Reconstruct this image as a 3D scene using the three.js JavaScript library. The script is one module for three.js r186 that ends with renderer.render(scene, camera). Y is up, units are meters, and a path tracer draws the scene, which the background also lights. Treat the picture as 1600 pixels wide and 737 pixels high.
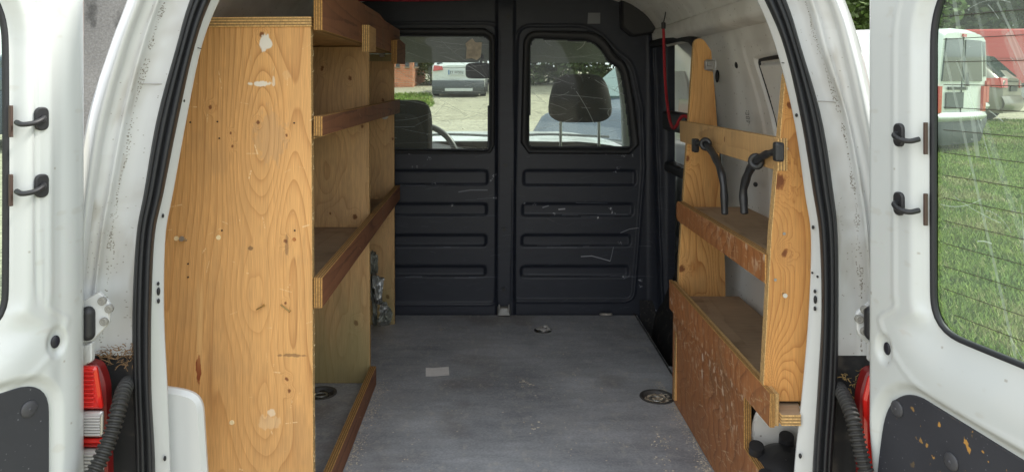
import * as THREE from 'three';
import { mergeGeometries } from 'three/addons/utils/BufferGeometryUtils.js';

// ---------------------------------------------------------------- camera, sky, sun, exposure
const F = 1150, U0 = 767, V0 = 132, CY = 1.51;         // focal length and principal point in photo pixels, eye height
const scene = new THREE.Scene();
const camera = new THREE.PerspectiveCamera(2 * Math.atan(368.5 / F) * 180 / Math.PI, 1600 / 737, 0.05, 400);
camera.position.set(0, CY, 0);
camera.setViewOffset(1600, 737, 800 - U0, 368.5 - V0, 1600, 737);
camera.updateProjectionMatrix();
const renderer = new THREE.WebGLRenderer({ antialias: true });
renderer.setSize(1024, 471);
renderer.toneMapping = THREE.LinearToneMapping;
renderer.toneMappingExposure = 2.4;
renderer.shadowMap.enabled = true;
const SUN = new THREE.Vector3(0.60, 0.72, -0.36).normalize();
{
  const w = 512, h = 256, a = new Float32Array(w * h * 4);
  for (let j = 0; j < h; j++) for (let i = 0; i < w; i++) {
    const el = ((j + 0.5) / h - 0.5) * Math.PI, az = (i + 0.5) / w * Math.PI * 2;
    const up = Math.max(0, Math.sin(el));
    const c = 0.5 + 0.5 * Math.sin(az * 5 + 3 * Math.sin(el * 9)) * Math.sin(el * 14 + 2 * Math.sin(az * 3));
    const l = el > 0 ? 0.84 + 0.10 * up + 0.1 * (c - 0.5) : 0.35, k = (j * w + i) * 4;
    const b = 0.05 * up;
    a[k] = l * (0.97 - b); a[k + 1] = l; a[k + 2] = l * (1.03 + b); a[k + 3] = 1;
  }
  const sky = new THREE.DataTexture(a, w, h, THREE.RGBAFormat, THREE.FloatType);
  sky.mapping = THREE.EquirectangularReflectionMapping; sky.magFilter = THREE.LinearFilter; sky.needsUpdate = true;
  scene.background = sky; scene.environment = sky;
}
const sun = new THREE.DirectionalLight(new THREE.Color(1, 0.95, 0.87), 2.4);
sun.position.copy(SUN).multiplyScalar(40); sun.target.position.set(0, 0, -8);
sun.castShadow = true; sun.shadow.radius = 12; sun.shadow.mapSize.set(2048, 2048);
Object.assign(sun.shadow.camera, { left: -30, right: 30, top: 30, bottom: -30, near: 1, far: 120 });
scene.add(sun, sun.target);

// ---------------------------------------------------------------- helpers
let seed = 12345;
const rnd = () => { seed = (seed * 1664525 + 1013904223) >>> 0; return seed / 4294967296; };
const rr = (a, b) => a + (b - a) * rnd();
const V = (x, y, z) => new THREE.Vector3(x, y, z);
const P = (u, v, d) => V((u - U0) * d / F, CY - (v - V0) * d / F, -d);
const clamp = (x, a = 0, b = 1) => Math.min(b, Math.max(a, x));
const sm = (a, b, x) => { const t = clamp((x - a) / (b - a)); return t * t * (3 - 2 * t); };
const mix = (a, b, t) => a + (b - a) * t;
function hash(x, y, s = 0) { let h = Math.imul(x, 374761393) ^ Math.imul(y, 668265263) ^ Math.imul(s + 7, 2246822519); h = Math.imul(h ^ (h >>> 13), 1274126177); return ((h ^ (h >>> 16)) >>> 0) / 4294967296; }
function noise(x, y, s = 0) {
  const xi = Math.floor(x), yi = Math.floor(y); let fx = x - xi, fy = y - yi; fx = fx * fx * (3 - 2 * fx); fy = fy * fy * (3 - 2 * fy);
  const a = hash(xi, yi, s), b = hash(xi + 1, yi, s), c = hash(xi, yi + 1, s), d = hash(xi + 1, yi + 1, s);
  return a + (b - a) * fx + (c - a) * fy + (a - b - c + d) * fx * fy;
}
function fbm(x, y, s = 0, n = 4) { let v = 0, a = 0.5, t = 0; for (let i = 0; i < n; i++) { v += a * noise(x, y, s + i * 17); t += a; x *= 2.03; y *= 2.03; a *= 0.5; } return v / t; }

// a texture of W x H metres, fn(x, y) in metres gives sRGB 0..255
function tex(w, h, W, H, fn, srgb = true) {
  const a = new Uint8Array(w * h * 4);
  for (let j = 0; j < h; j++) for (let i = 0; i < w; i++) {
    const c = fn((i + 0.5) / w * W, (j + 0.5) / h * H), k = (j * w + i) * 4;
    a[k] = clamp(c[0], 0, 255); a[k + 1] = clamp(c[1], 0, 255); a[k + 2] = clamp(c[2], 0, 255); a[k + 3] = 255;
  }
  const t = new THREE.DataTexture(a, w, h, THREE.RGBAFormat);
  t.wrapS = t.wrapT = THREE.RepeatWrapping; t.magFilter = THREE.LinearFilter; t.minFilter = THREE.LinearFilter;
  if (srgb) t.colorSpace = THREE.SRGBColorSpace;
  t.repeat.set(1 / W, 1 / H); t.needsUpdate = true;
  return t;
}
const std = (o) => new THREE.MeshStandardMaterial({ roughness: 0.7, ...o });
const phys = (o) => new THREE.MeshPhysicalMaterial({ roughness: 0.5, ...o });
const L3 = (r, g, b) => new THREE.Color().setRGB(r, g, b);
const S3 = (r, g, b) => new THREE.Color().setRGB(r / 255, g / 255, b / 255, THREE.SRGBColorSpace);

// things and parts
const used = {};
const numbered = (n) => { used[n] = (used[n] ?? -1) + 1; return used[n] ? `${n}_${String(used[n]).padStart(3, '0')}` : n; };
const ROOT = new Map();
function thing(name, label, category, base, group) {
  const o = new THREE.Group(); o.name = numbered(name); scene.add(o); o.position.copy(base);
  o.userData = { label, category }; if (group) o.userData.group = group;
  ROOT.set(o, base.clone()); return o;
}
function add(parent, name, geo, mat, label) {             // geometry in world coordinates
  const g = Array.isArray(geo) ? mergeGeometries(geo.map((x) => x.index ? x.toNonIndexed() : x), false) : geo;
  const b = ROOT.get(parent); g.translate(-b.x, -b.y, -b.z);
  const m = new THREE.Mesh(g, mat); m.name = name; m.castShadow = m.receiveShadow = true;
  if (label) m.userData.label = label;
  parent.add(m); ROOT.set(m, b); return m;
}
function single(name, label, category, base, geo, mat, group) { // a thing of one mesh
  const g = Array.isArray(geo) ? mergeGeometries(geo.map((x) => x.index ? x.toNonIndexed() : x), false) : geo;
  g.translate(-base.x, -base.y, -base.z);
  const m = new THREE.Mesh(g, mat); m.name = numbered(name); m.position.copy(base); m.castShadow = m.receiveShadow = true;
  m.userData = { label, category }; if (group) m.userData.group = group;
  scene.add(m); ROOT.set(m, base.clone()); return m;
}
function struct(name, geo, mat, kind = 'structure') {
  const m = new THREE.Mesh(geo, mat); m.name = numbered(name); m.userData.kind = kind; m.castShadow = m.receiveShadow = true; scene.add(m); return m;
}
// a board: outline (counter-clockwise) in a plane, thickness t along ez; group 0 faces, group 1 edges; uv in metres
function slab(pts, t, M, { c = 0.0008, rot = false, du = 0, dv = 0 } = {}) {
  let area = 0; pts.forEach((p, i) => { const q = pts[(i + 1) % pts.length]; area += p[0] * q[1] - q[0] * p[1]; });
  if (area < 0) pts = pts.slice().reverse();
  const n = pts.length, pos = [], uv = [], F0 = [], E0 = [];
  const ins = pts.map((p, i) => {
    const a = pts[(i + n - 1) % n], b = pts[(i + 1) % n];
    let d1 = [p[0] - a[0], p[1] - a[1]], d2 = [b[0] - p[0], b[1] - p[1]];
    const l1 = Math.hypot(...d1) || 1, l2 = Math.hypot(...d2) || 1;
    const n1 = [-d1[1] / l1, d1[0] / l1], n2 = [-d2[1] / l2, d2[0] / l2];
    const k = 1 + n1[0] * n2[0] + n1[1] * n2[1];
    return [p[0] + c * (n1[0] + n2[0]) / Math.max(k, 0.3), p[1] + c * (n1[1] + n2[1]) / Math.max(k, 0.3)];
  });
  const tri = THREE.ShapeUtils.triangulateShape(ins.map((p) => new THREE.Vector2(...p)), []);
  const push = (arr, x, y, z, a, b) => { arr.push([x, y, z, a, b]); };
  const fuv = (x, y) => rot ? [y + du, x + dv] : [x + du, y + dv];
  for (const f of tri) {
    for (const k of f) push(F0, ins[k][0], ins[k][1], t, ...fuv(...ins[k]));
    for (const k of [f[0], f[2], f[1]]) push(F0, ins[k][0], ins[k][1], 0, ...fuv(...ins[k]));
  }
  let s = 0;
  const rings = [[ins, 0], [pts, c], [pts, t - c], [ins, t]];
  for (let i = 0; i < n; i++) {
    const j = (i + 1) % n, l = Math.hypot(pts[j][0] - pts[i][0], pts[j][1] - pts[i][1]);
    for (let r = 0; r < 3; r++) {
      const [A, za] = rings[r], [B, zb] = rings[r + 1];
      const q = [[A[i], za, s], [A[j], za, s + l], [B[j], zb, s + l], [B[i], zb, s]];
      for (const k of [0, 1, 2, 0, 2, 3]) push(E0, q[k][0][0], q[k][0][1], q[k][1], q[k][2], q[k][1] / t);
    }
    s += l;
  }
  for (const p of [...F0, ...E0]) { pos.push(p[0], p[1], p[2]); uv.push(p[3], p[4]); }
  const g = new THREE.BufferGeometry();
  g.setAttribute('position', new THREE.Float32BufferAttribute(pos, 3));
  g.setAttribute('uv', new THREE.Float32BufferAttribute(uv, 2));
  g.applyMatrix4(M); g.computeVertexNormals();
  g.addGroup(0, F0.length, 0); g.addGroup(F0.length, E0.length, 1);
  return g;
}
const basis = (o, ex, ey, ez) => new THREE.Matrix4().makeBasis(ex, ey, ez).setPosition(o);
const facing = (d) => basis(V(0, 0, -d), V(1, 0, 0), V(0, 1, 0), V(0, 0, 1));      // (X, Y), towards the camera
const sideways = (x) => basis(V(x, 0, 0), V(0, 0, -1), V(0, 1, 0), V(1, 0, 0));     // (depth, Y), towards +X
const lying = (y) => basis(V(0, y, 0), V(1, 0, 0), V(0, 0, -1), V(0, 1, 0));        // (X, depth), upwards
const rect = (a, b, c, d) => [[a, b], [c, b], [c, d], [a, d]];
const pxy = (list, d) => list.map(([u, v]) => { const p = P(u, v, d); return [p.x, p.y]; });
function roundPoly(pts, r, k = 5) {                        // rounded corners; r a number or a list
  const out = [], n = pts.length;
  pts.forEach((p, i) => {
    const a = pts[(i + n - 1) % n], b = pts[(i + 1) % n], R = Array.isArray(r) ? r[i] : r;
    const la = Math.hypot(a[0] - p[0], a[1] - p[1]), lb = Math.hypot(b[0] - p[0], b[1] - p[1]);
    const ra = Math.min(R, la * 0.49), rb = Math.min(R, lb * 0.49);
    if (R <= 0) { out.push(p); return; }
    const A = [p[0] + (a[0] - p[0]) * ra / la, p[1] + (a[1] - p[1]) * ra / la], B = [p[0] + (b[0] - p[0]) * rb / lb, p[1] + (b[1] - p[1]) * rb / lb];
    for (let q = 0; q <= k; q++) { const t = q / k, s = 1 - t; out.push([s * s * A[0] + 2 * s * t * p[0] + t * t * B[0], s * s * A[1] + 2 * s * t * p[1] + t * t * B[1]]); }
  });
  return out;
}
function sdPoly(p, x, y) {                                // signed distance, negative inside
  let d = 1e9, s = 1;
  for (let i = 0, j = p.length - 1; i < p.length; j = i++) {
    const ex = p[j][0] - p[i][0], ey = p[j][1] - p[i][1], wx = x - p[i][0], wy = y - p[i][1];
    const t = clamp((wx * ex + wy * ey) / (ex * ex + ey * ey || 1e-12));
    d = Math.min(d, (wx - ex * t) ** 2 + (wy - ey * t) ** 2);
    const c1 = y >= p[i][1], c2 = y < p[j][1], c3 = ex * wy > ey * wx;
    if ((c1 && c2 && c3) || (!c1 && !c2 && !c3)) s = -s;
  }
  return s * Math.sqrt(d);
}
function field(nu, nv, pos, keep, uvf) {                  // a sheet pos(s, t); (du x dv) should face outwards
  const p = [], uv = [], idx = [];
  for (let j = 0; j <= nv; j++) for (let i = 0; i <= nu; i++) { const q = pos(i / nu, j / nv); p.push(q.x, q.y, q.z); const w = uvf ? uvf(i / nu, j / nv, q) : [i / nu, j / nv]; uv.push(w[0], w[1]); }
  for (let j = 0; j < nv; j++) for (let i = 0; i < nu; i++) {
    if (keep && !keep((i + 0.5) / nu, (j + 0.5) / nv)) continue;
    const a = j * (nu + 1) + i, b = a + 1, c = a + nu + 1, d = c + 1; idx.push(a, b, d, a, d, c);
  }
  const g = new THREE.BufferGeometry();
  g.setAttribute('position', new THREE.Float32BufferAttribute(p, 3)); g.setAttribute('uv', new THREE.Float32BufferAttribute(uv, 2));
  g.setIndex(idx); g.computeVertexNormals(); return g;
}
function tube(pts, r, n = 24, k = 8, closed = false, smooth = true) {
  const c = smooth ? new THREE.CatmullRomCurve3(pts, closed, 'centripetal') : (() => { const q = new THREE.CurvePath(); for (let i = 1; i < pts.length; i++) q.add(new THREE.LineCurve3(pts[i - 1], pts[i])); return q; })();
  const g = new THREE.TubeGeometry(c, n, 1, k, closed), pos = g.attributes.position, L = c.getLength(), uv = g.attributes.uv;
  for (let i = 0; i <= n; i++) {
    const o = c.getPointAt(Math.min(1, i / n)), R = typeof r === 'function' ? r(i / n) : r;
    for (let j = 0; j <= k; j++) { const q = i * (k + 1) + j; pos.setXYZ(q, o.x + (pos.getX(q) - o.x) * R, o.y + (pos.getY(q) - o.y) * R, o.z + (pos.getZ(q) - o.z) * R); uv.setXY(q, i / n * L, j / k); }
  }
  if (typeof r === 'function') g.computeVertexNormals();
  if (closed) return g;
  const caps = [0, 1].map((e) => { const o = c.getPointAt(e), t = c.getTangentAt(e), R = typeof r === 'function' ? r(e) : r; const q = new THREE.SphereGeometry(R, k, 4, 0, Math.PI * 2, 0, Math.PI / 2); q.scale(1, 0.5, 1); q.applyQuaternion(new THREE.Quaternion().setFromUnitVectors(V(0, 1, 0), e ? t : t.clone().negate())); q.translate(o.x, o.y, o.z); return q.toNonIndexed(); });
  return mergeGeometries([g.toNonIndexed(), ...caps]);
}
function box(cx, cy, cz, w, h, d, r = 0.003) {            // rounded box
  const s = rect(-w / 2, -h / 2, w / 2, h / 2);
  return slab(r > 0 ? roundPoly(s, Math.min(r * 1.5, w / 3, h / 3), 3) : s, d, basis(V(cx, cy, cz - d / 2), V(1, 0, 0), V(0, 1, 0), V(0, 0, 1)), { c: Math.min(r || 0.0005, d / 3) });
}
function blob(w, h, d, e = 0.5, fn, nu = 28, nv = 20) {       // rounded cushion about the origin
  const g = new THREE.SphereGeometry(1, nu, nv), p = g.attributes.position, f = (x) => Math.sign(x) * Math.pow(Math.abs(x), e);
  for (let i = 0; i < p.count; i++) { let x = f(p.getX(i)) * w / 2, y = f(p.getY(i)) * h / 2, z = f(p.getZ(i)) * d / 2; if (fn) [x, y, z] = fn(x, y, z); p.setXYZ(i, x, y, z); }
  g.computeVertexNormals(); return g;
}
const disc = (r, t, k = 16) => new THREE.CylinderGeometry(r, r, t, k);
const orient = (g, dir, at) => { g.applyQuaternion(new THREE.Quaternion().setFromUnitVectors(V(0, 1, 0), dir.clone().normalize())); g.translate(at.x, at.y, at.z); return g; };
function canvasTex(w, h, draw, srgb = true) {
  const c = document.createElement('canvas'); c.width = w; c.height = h; draw(c.getContext('2d'), w, h);
  const t = new THREE.CanvasTexture(c); if (srgb) t.colorSpace = THREE.SRGBColorSpace; t.magFilter = THREE.LinearFilter; return t;
}
// ---------------------------------------------------------------- materials
function woodTex(w, h, W, H, { base, dark, K = 7, sx = 5, sy = 0.9, A = 1.0, cx = 1.5, s = 0, amt = 0.5, bumps = [], knots = [], marks, dirt = 0.12, tint }) {
  return tex(w, h, W, H, (x, y) => {
    let f = A * fbm(x * sx, y * sy, s, 3) + cx * x + 0.012 * noise(x * 90, y * 9, s + 5);
    for (const [bx, by, rx, ry, k] of bumps) f += k * Math.exp(-(((x - bx) / rx) ** 2) - ((y - by) / ry) ** 2);
    let kn = 0;
    for (const [kx, ky, r] of knots) { const wx = 0.5 * r * (fbm(x * 90, y * 60, s + 70, 3) - 0.5) * 4, q = Math.hypot((x - kx + wx) / r, (y - ky) / r / 1.3); f += 0.34 * Math.exp(-q * q / 4); kn = Math.max(kn, 1 - sm(0.6, 1.25, q + 0.3 * noise(x * 400, y * 400, s))); }
    let p = f * K; p -= Math.floor(p);
    const late = (0.16 * p + Math.pow(p, 6) * 1.1) * (1 - sm(0.95, 1, p)) * (0.45 + 0.8 * noise(x * 9, y * 2, s + 9));
    const fib = noise(x * 1400, y * 45, s + 2) - 0.5, tone = fbm(x * 7, y * 2.2, s + 30, 3) - 0.5, blot = fbm(x * 14, y * 9, s + 60, 4);
    const a = clamp(amt * late + kn * 0.85);
    let c = [0, 1, 2].map((i) => mix(base[i], dark[i], a) * (1 + 0.13 * fib + 0.05 * (noise(x * 300, y * 6, s + 81) - 0.5) + 0.2 * tone));
    if (kn > 0) c = c.map((q, i) => mix(q, [96, 52, 22][i], kn * 0.6));
    const g = sm(0.55, 0.8, blot) * dirt; c = c.map((q, i) => mix(q, [120, 98, 74][i], g));
    if (tint) c = tint(x, y, c);
    return marks ? marks(x, y, c, s) : c;
  });
}
const scuffs = (n, W, H, s, long = 0.05) => { const o = []; const S = seed; seed = 991 + s * 77; for (let i = 0; i < n; i++) { const a = rr(-0.5, 0.5) + (rnd() < 0.4 ? 1.4 : 0); o.push([rr(0, W), rr(0, H), Math.cos(a), Math.sin(a), rr(0.004, long), rr(0.0004, 0.0013), rr(0.25, 0.9)]); } seed = S; return o; };
function scuff(list, x, y, c, col) {
  if (!list.cells) { list.cells = new Map(); for (const q of list) { const r = q[4]; for (let i = Math.floor((q[0] - r) / 0.02); i <= Math.floor((q[0] + r) / 0.02); i++) for (let j = Math.floor((q[1] - r) / 0.02); j <= Math.floor((q[1] + r) / 0.02); j++) { const k = i * 1000 + j; if (!list.cells.has(k)) list.cells.set(k, []); list.cells.get(k).push(q); } } }
  const near = list.cells.get(Math.floor(x / 0.02) * 1000 + Math.floor(y / 0.02)); if (!near) return c;
  for (const [sx, sy, ax, ay, l, w, k] of near) {
    const dx = x - sx, dy = y - sy, t = dx * ax + dy * ay, q = dx * ay - dy * ax; if (Math.abs(t) > l / 2 || Math.abs(q) > w * 1.4) continue;
    const e = k * (1 - sm(0.5, 1.4, Math.abs(q) / w)) * sm(0.25, 0.5, noise(t * 500, sx * 900, 4)); c = c.map((v, i) => mix(v, col[i], e));
  }
  return c;
}
const patch = (x, y, px, py, rx, ry, s) => sm(0.25, -0.15, Math.hypot((x - px) / rx, (y - py) / ry) - 1 + 1.3 * (fbm(x * 160, y * 90, s, 3) - 0.5));
const mkWood = (map, o = {}) => std({ map, roughness: 0.62, bumpMap: map, bumpScale: 0.0006, ...o });

// end panel: local metres, x from X = -0.72, y from Y = 0.58
const scE = scuffs(70, 0.4, 1.1, 3, 0.03);
const woodEnd = mkWood(woodTex(640, 1400, 0.4, 1.1, {
  base: [203, 154, 96], dark: [150, 98, 50], K: 15, sx: 5, sy: 1.1, A: 0.8, cx: 2.2, s: 3, amt: 0.5,
  bumps: [[0.23, 0.82, 0.055, 0.16, 0.34], [0.22, 0.48, 0.05, 0.1, 0.25], [0.24, 0.25, 0.04, 0.12, 0.28], [0.12, 0.3, 0.05, 0.3, 0.16], [0.3, 0.55, 0.03, 0.3, -0.2]],
  knots: [[0.239, 1.035, 0.006], [0.128, 0.882, 0.004], [0.172, 0.828, 0.003], [0.176, 0.8, 0.003], [0.289, 0.823, 0.003], [0.227, 0.85, 0.004], [0.286, 0.6, 0.004], [0.287, 0.47, 0.003], [0.29, 0.31, 0.004], [0.293, 0.285, 0.004]],
  marks: (x, y, c) => {
    const W = [226, 222, 214];
    let k = Math.max(0.95 * patch(x, y, 0.244, 1.018, 0.011, 0.014, 1), 0.85 * patch(x, y, 0.235, 0.932, 0.02, 0.005, 2), 0.6 * patch(x, y, 0.262, 0.936, 0.003, 0.012, 3), 0.5 * patch(x, y, 0.256, 0.24, 0.008, 0.007, 4), 0.2 * patch(x, y, 0.25, 0.22, 0.02, 0.014, 5), 0.1 * patch(x, y, 0.29, 0.95, 0.008, 0.008, 7));
    c = c.map((q, i) => mix(q, W[i], k));
    k = 0.14 * patch(x, y, 0.255, 0.82, 0.03, 0.05, 8); c = c.map((q, i) => mix(q, [120, 116, 118][i], k));
    k = patch(x, y, 0.103, 0.327, 0.005, 0.028, 9) * 0.9; c = c.map((q, i) => mix(q, [120, 52, 20][i], k));
    k = 0.35 * sm(0.008, 0.004, Math.abs(x - 0.106)) * sm(0.3, 0.36, y) * sm(0.54, 0.48, y); c = c.map((q, i) => mix(q, [224, 184, 126][i], k));
    k = 0.55 * Math.max(patch(x, y, 0.213, 0.585, 0.006, 0.004, 11), patch(x, y, 0.3, 0.36, 0.025, 0.003, 12) * 0.8, patch(x, y, 0.29, 0.59, 0.003, 0.02, 13) * 0.7); c = c.map((q, i) => mix(q, [86, 62, 40][i], k));
    return scuff(scE, x, y, c, [226, 196, 152]);
  },
}));
const green = (x, y, c) => { const k = 0.42 * sm(0.36, 0.05, y + 0.3 * (fbm(x * 22, y * 5, 4, 3) - 0.5)); return c.map((q, i) => mix(q, [112, 124, 84][i], k)); };
const woodPale = mkWood(woodTex(400, 1100, 0.4, 1.1, { base: [198, 160, 112], dark: [152, 110, 66], K: 13, sx: 6, sy: 1.6, A: 0.9, cx: 1.2, s: 21, amt: 0.4, bumps: [[0.25, 0.5, 0.05, 0.1, 0.3], [0.3, 0.9, 0.05, 0.15, 0.3]], knots: [[0.31, 0.95, 0.006], [0.225, 0.98, 0.007], [0.33, 0.19, 0.008], [0.325, 0.52, 0.007], [0.25, 0.53, 0.004], [0.38, 0.65, 0.006], [0.35, 0.8, 0.005]], tint: green }));
const woodPlain = mkWood(woodTex(512, 1024, 0.5, 1.0, { base: [196, 152, 98], dark: [150, 104, 58], K: 9, sx: 5, s: 33, amt: 0.4, knots: [[0.2, 0.3, 0.006]] }));
const woodUpright = mkWood(woodTex(420, 1200, 0.35, 1.1, { base: [206, 156, 94], dark: [148, 90, 40], K: 16, sx: 6, sy: 1.3, A: 1.1, cx: 2.5, s: 47, amt: 0.62, knots: [[0.06, 0.72, 0.011], [0.1, 0.28, 0.013], [0.15, 0.5, 0.008], [0.05, 0.4, 0.009]], bumps: [[0.07, 0.1, 0.04, 0.1, 0.3]] }));
const woodNear = mkWood(woodTex(420, 1200, 0.35, 1.1, { base: [202, 148, 84], dark: [136, 76, 32], K: 20, sx: 9, sy: 0.8, A: 0.7, cx: 5.5, s: 58, amt: 0.72, knots: [[0.035, 0.7, 0.011], [0.045, 0.475, 0.015], [0.025, 0.56, 0.008], [0.07, 0.62, 0.006], [0.06, 0.34, 0.007]], bumps: [[0.05, 0.05, 0.035, 0.12, 0.5], [0.03, 0.6, 0.03, 0.1, 0.4]] }));
const woodBar = mkWood(woodTex(900, 128, 0.9, 0.12, { base: [190, 152, 104], dark: [138, 98, 56], K: 6, sx: 1.2, sy: 9, A: 0.8, cx: 0.2, s: 61, amt: 0.35, dirt: 0.35, knots: [[0.35, 0.05, 0.006]] }));
const scB = scuffs(260, 1.4, 0.5, 9, 0.035), scR = scuffs(800, 0.9, 0.5, 11, 0.05); scR.forEach((q) => { q[5] *= 1.25; });
const brownLeft = mkWood(woodTex(1200, 200, 1.4, 0.24, { base: [132, 86, 58], dark: [78, 44, 28], K: 9, sx: 1.1, sy: 12, A: 0.8, cx: 0.3, s: 71, amt: 0.55, dirt: 0.3, marks: (x, y, c) => scuff(scB, x, y, c, [186, 150, 118]) }), { roughness: 0.7 });
const brownRight = mkWood(woodTex(1100, 640, 0.9, 0.52, {
  base: [168, 110, 66], dark: [104, 62, 36], K: 7, sx: 2.2, sy: 7, A: 1.0, cx: 3.2, s: 82, amt: 0.5, dirt: 0.3,
  marks: (x, y, c) => { c = scuff(scR, x, y, c, [204, 178, 146]); const k = Math.max(0.8 * patch(x, y, 0.56, 0.24, 0.006, 0.01, 1), 0.8 * patch(x, y, 0.565, 0.2, 0.005, 0.012, 2), 0.6 * sm(0.6, 0.72, fbm(x * 60, y * 45, 77, 4)) * sm(0.12, 0.02, Math.abs(y - 0.2 - 0.1 * x))); return c.map((q, i) => mix(q, [226, 216, 202][i], k)); },
}), { roughness: 0.5 });
const shelfTop = mkWood(woodTex(800, 300, 0.8, 0.3, { base: [158, 134, 108], dark: [118, 92, 68], K: 6, sx: 1, sy: 6, A: 0.8, cx: 0.3, s: 91, amt: 0.3, dirt: 0.6, knots: [[0.35, 0.1, 0.01]] }), { roughness: 0.85 });
const plyTex = tex(512, 64, 0.3, 1, (x, y) => { const k = y * 7, p = Math.floor(k), e = Math.abs(k - p - 0.5) * 2, n = noise(x * 500, p * 9, 3), d = p % 2; const v = (d ? 0.72 : 1) * (0.86 + 0.2 * n) * (1 - 0.3 * sm(0.8, 1, e)); return [216 * v, 174 * v, 114 * v]; });
const plyEdge = std({ map: plyTex, roughness: 0.85 });
const plyDirty = std({ map: plyTex, color: S3(214, 200, 178), roughness: 0.9 });

// painted metal
const white = phys({ color: L3(0.55, 0.56, 0.555), roughness: 0.34, clearcoat: 0.6, clearcoatRoughness: 0.06 });
const whiteGrime = phys({ map: tex(512, 1024, 0.4, 1.2, (x, y) => { const a = fbm(x * 9, y * 5, 5, 4), g = 0.35 * sm(0.42, 0.75, a), n = hash(Math.floor(x * 420), Math.floor(y * 420), 3), sp = (n > 0.9975 - 0.010 * sm(0.55, 0.7, a) ? 0.4 : 0), st = 0.3 * sm(0.62, 0.8, fbm(x * 40, y * 6, 8, 3)); let c = [198, 200, 200]; c = c.map((q, i) => mix(q, [150, 144, 134][i], g + st)); const ln = Math.abs(x - 0.042 - 0.008 * noise(y * 9, 2, 1)) < 0.009 * noise(y * 30, 5, 2) ** 2 + 0.0008 && hash(Math.floor(x * 460), Math.floor(y * 460), 9) > 0.7 + 0.25 * noise(y * 14, 3, 3) ? 0.7 : 0; return c.map((q, i) => mix(q, [72, 60, 46][i], Math.max(sp, ln))); }), roughness: 0.5, clearcoat: 0.1 });
const whiteInside = phys({ map: tex(512, 512, 0.9, 0.9, (x, y) => { const a = fbm(x * 8, y * 8, 15, 4), g = 0.25 * sm(0.45, 0.8, a), n = hash(Math.floor(x * 340), Math.floor(y * 340), 13); const sp = n > 0.996 ? 0.5 : 0; let c = [226, 224, 219]; c = c.map((q, i) => mix(q, [160, 154, 146][i], g)); return c.map((q, i) => mix(q, [96, 84, 70][i], sp)); }), roughness: 0.55, clearcoat: 0.05 });
const whiteDoor = phys({ map: tex(512, 512, 0.8, 0.8, (x, y) => { const a = fbm(x * 5, y * 7, 25, 4), g = 0.14 * sm(0.5, 0.8, a), n = hash(Math.floor(x * 300), Math.floor(y * 300), 23); const sp = n > 0.9993 ? 0.35 : 0, sc = 0.25 * sm(0.7, 0.8, fbm(x * 30, y * 60, 28, 3)); let c = [196, 200, 199]; c = c.map((q, i) => mix(q, [176, 172, 162][i], g + sc)); return c.map((q, i) => mix(q, [110, 96, 80][i], sp)); }), roughness: 0.36, clearcoat: 0.6, clearcoatRoughness: 0.07 });
const rubber = std({ color: L3(0.016, 0.017, 0.02), roughness: 0.55 });
const blackPlastic = std({ color: L3(0.02, 0.02, 0.022), roughness: 0.5 });
const dustyBlack = std({ map: tex(256, 256, 0.3, 0.3, (x, y) => { const a = fbm(x * 30, y * 30, 31, 4), k = 0.5 * sm(0.45, 0.8, a); return [mix(30, 92, k), mix(30, 84, k), mix(31, 74, k)]; }), roughness: 0.8 });
const trimDark = std({ map: tex(512, 512, 0.5, 0.5, (x, y) => { const n = hash(Math.floor(x * 700), Math.floor(y * 700), 41), a = fbm(x * 12, y * 12, 42, 3); let v = 48 + 10 * a + (n > 0.996 ? 60 : 0); const k = 0.7 * patch(x, y, 0.043, 0.36, 0.006, 0.014, 3); return [mix(v, 190, k), mix(v + 1, 190, k), mix(v + 6, 194, k)]; }), roughness: 0.6 });
const trimRightMat = std({ map: tex(700, 700, 0.6, 0.6, (x, y) => { const n = hash(Math.floor(x * 700), Math.floor(y * 700), 51), a = fbm(x * 12, y * 12, 52, 3); let v = 46 + 10 * a + (n > 0.997 ? 50 : 0); let c = [v, v + 1, v + 7]; const k = sm(0.765, 0.79, fbm(x * 110, y * 70, 57, 3)) * sm(0.16, 0.06, Math.hypot(x - 0.2, (y - 0.42) * 0.7)); return c.map((q, i) => mix(q, [178, 132, 66][i], k)); }), roughness: 0.55 });
const steel = phys({ color: L3(0.55, 0.55, 0.54), metalness: 1, roughness: 0.32 });
const dullSteel = phys({ color: L3(0.4, 0.4, 0.38), metalness: 0.9, roughness: 0.5 });
const brass = phys({ color: L3(0.45, 0.33, 0.14), metalness: 0.9, roughness: 0.45 });
const brownClip = std({ color: S3(74, 56, 48), roughness: 0.6 });
const greyFabric = std({ map: tex(256, 256, 0.4, 0.4, (x, y) => { const v = 148 + 20 * (noise(x * 700, y * 700, 2) - 0.5) + 14 * (fbm(x * 12, y * 12, 3, 3) - 0.5); return [v, v + 2, v - 4]; }), roughness: 0.95 });
const seatFabric = std({ map: tex(256, 256, 0.3, 0.3, (x, y) => { const v = 68 + 22 * (noise(x * 800, y * 800, 6) - 0.5) + 12 * (fbm(x * 16, y * 16, 7, 3) - 0.5); return [v, v - 1, v - 4]; }), roughness: 0.95, bumpMap: null });
const dashMat = std({ color: L3(0.03, 0.03, 0.032), roughness: 0.7 });

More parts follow.
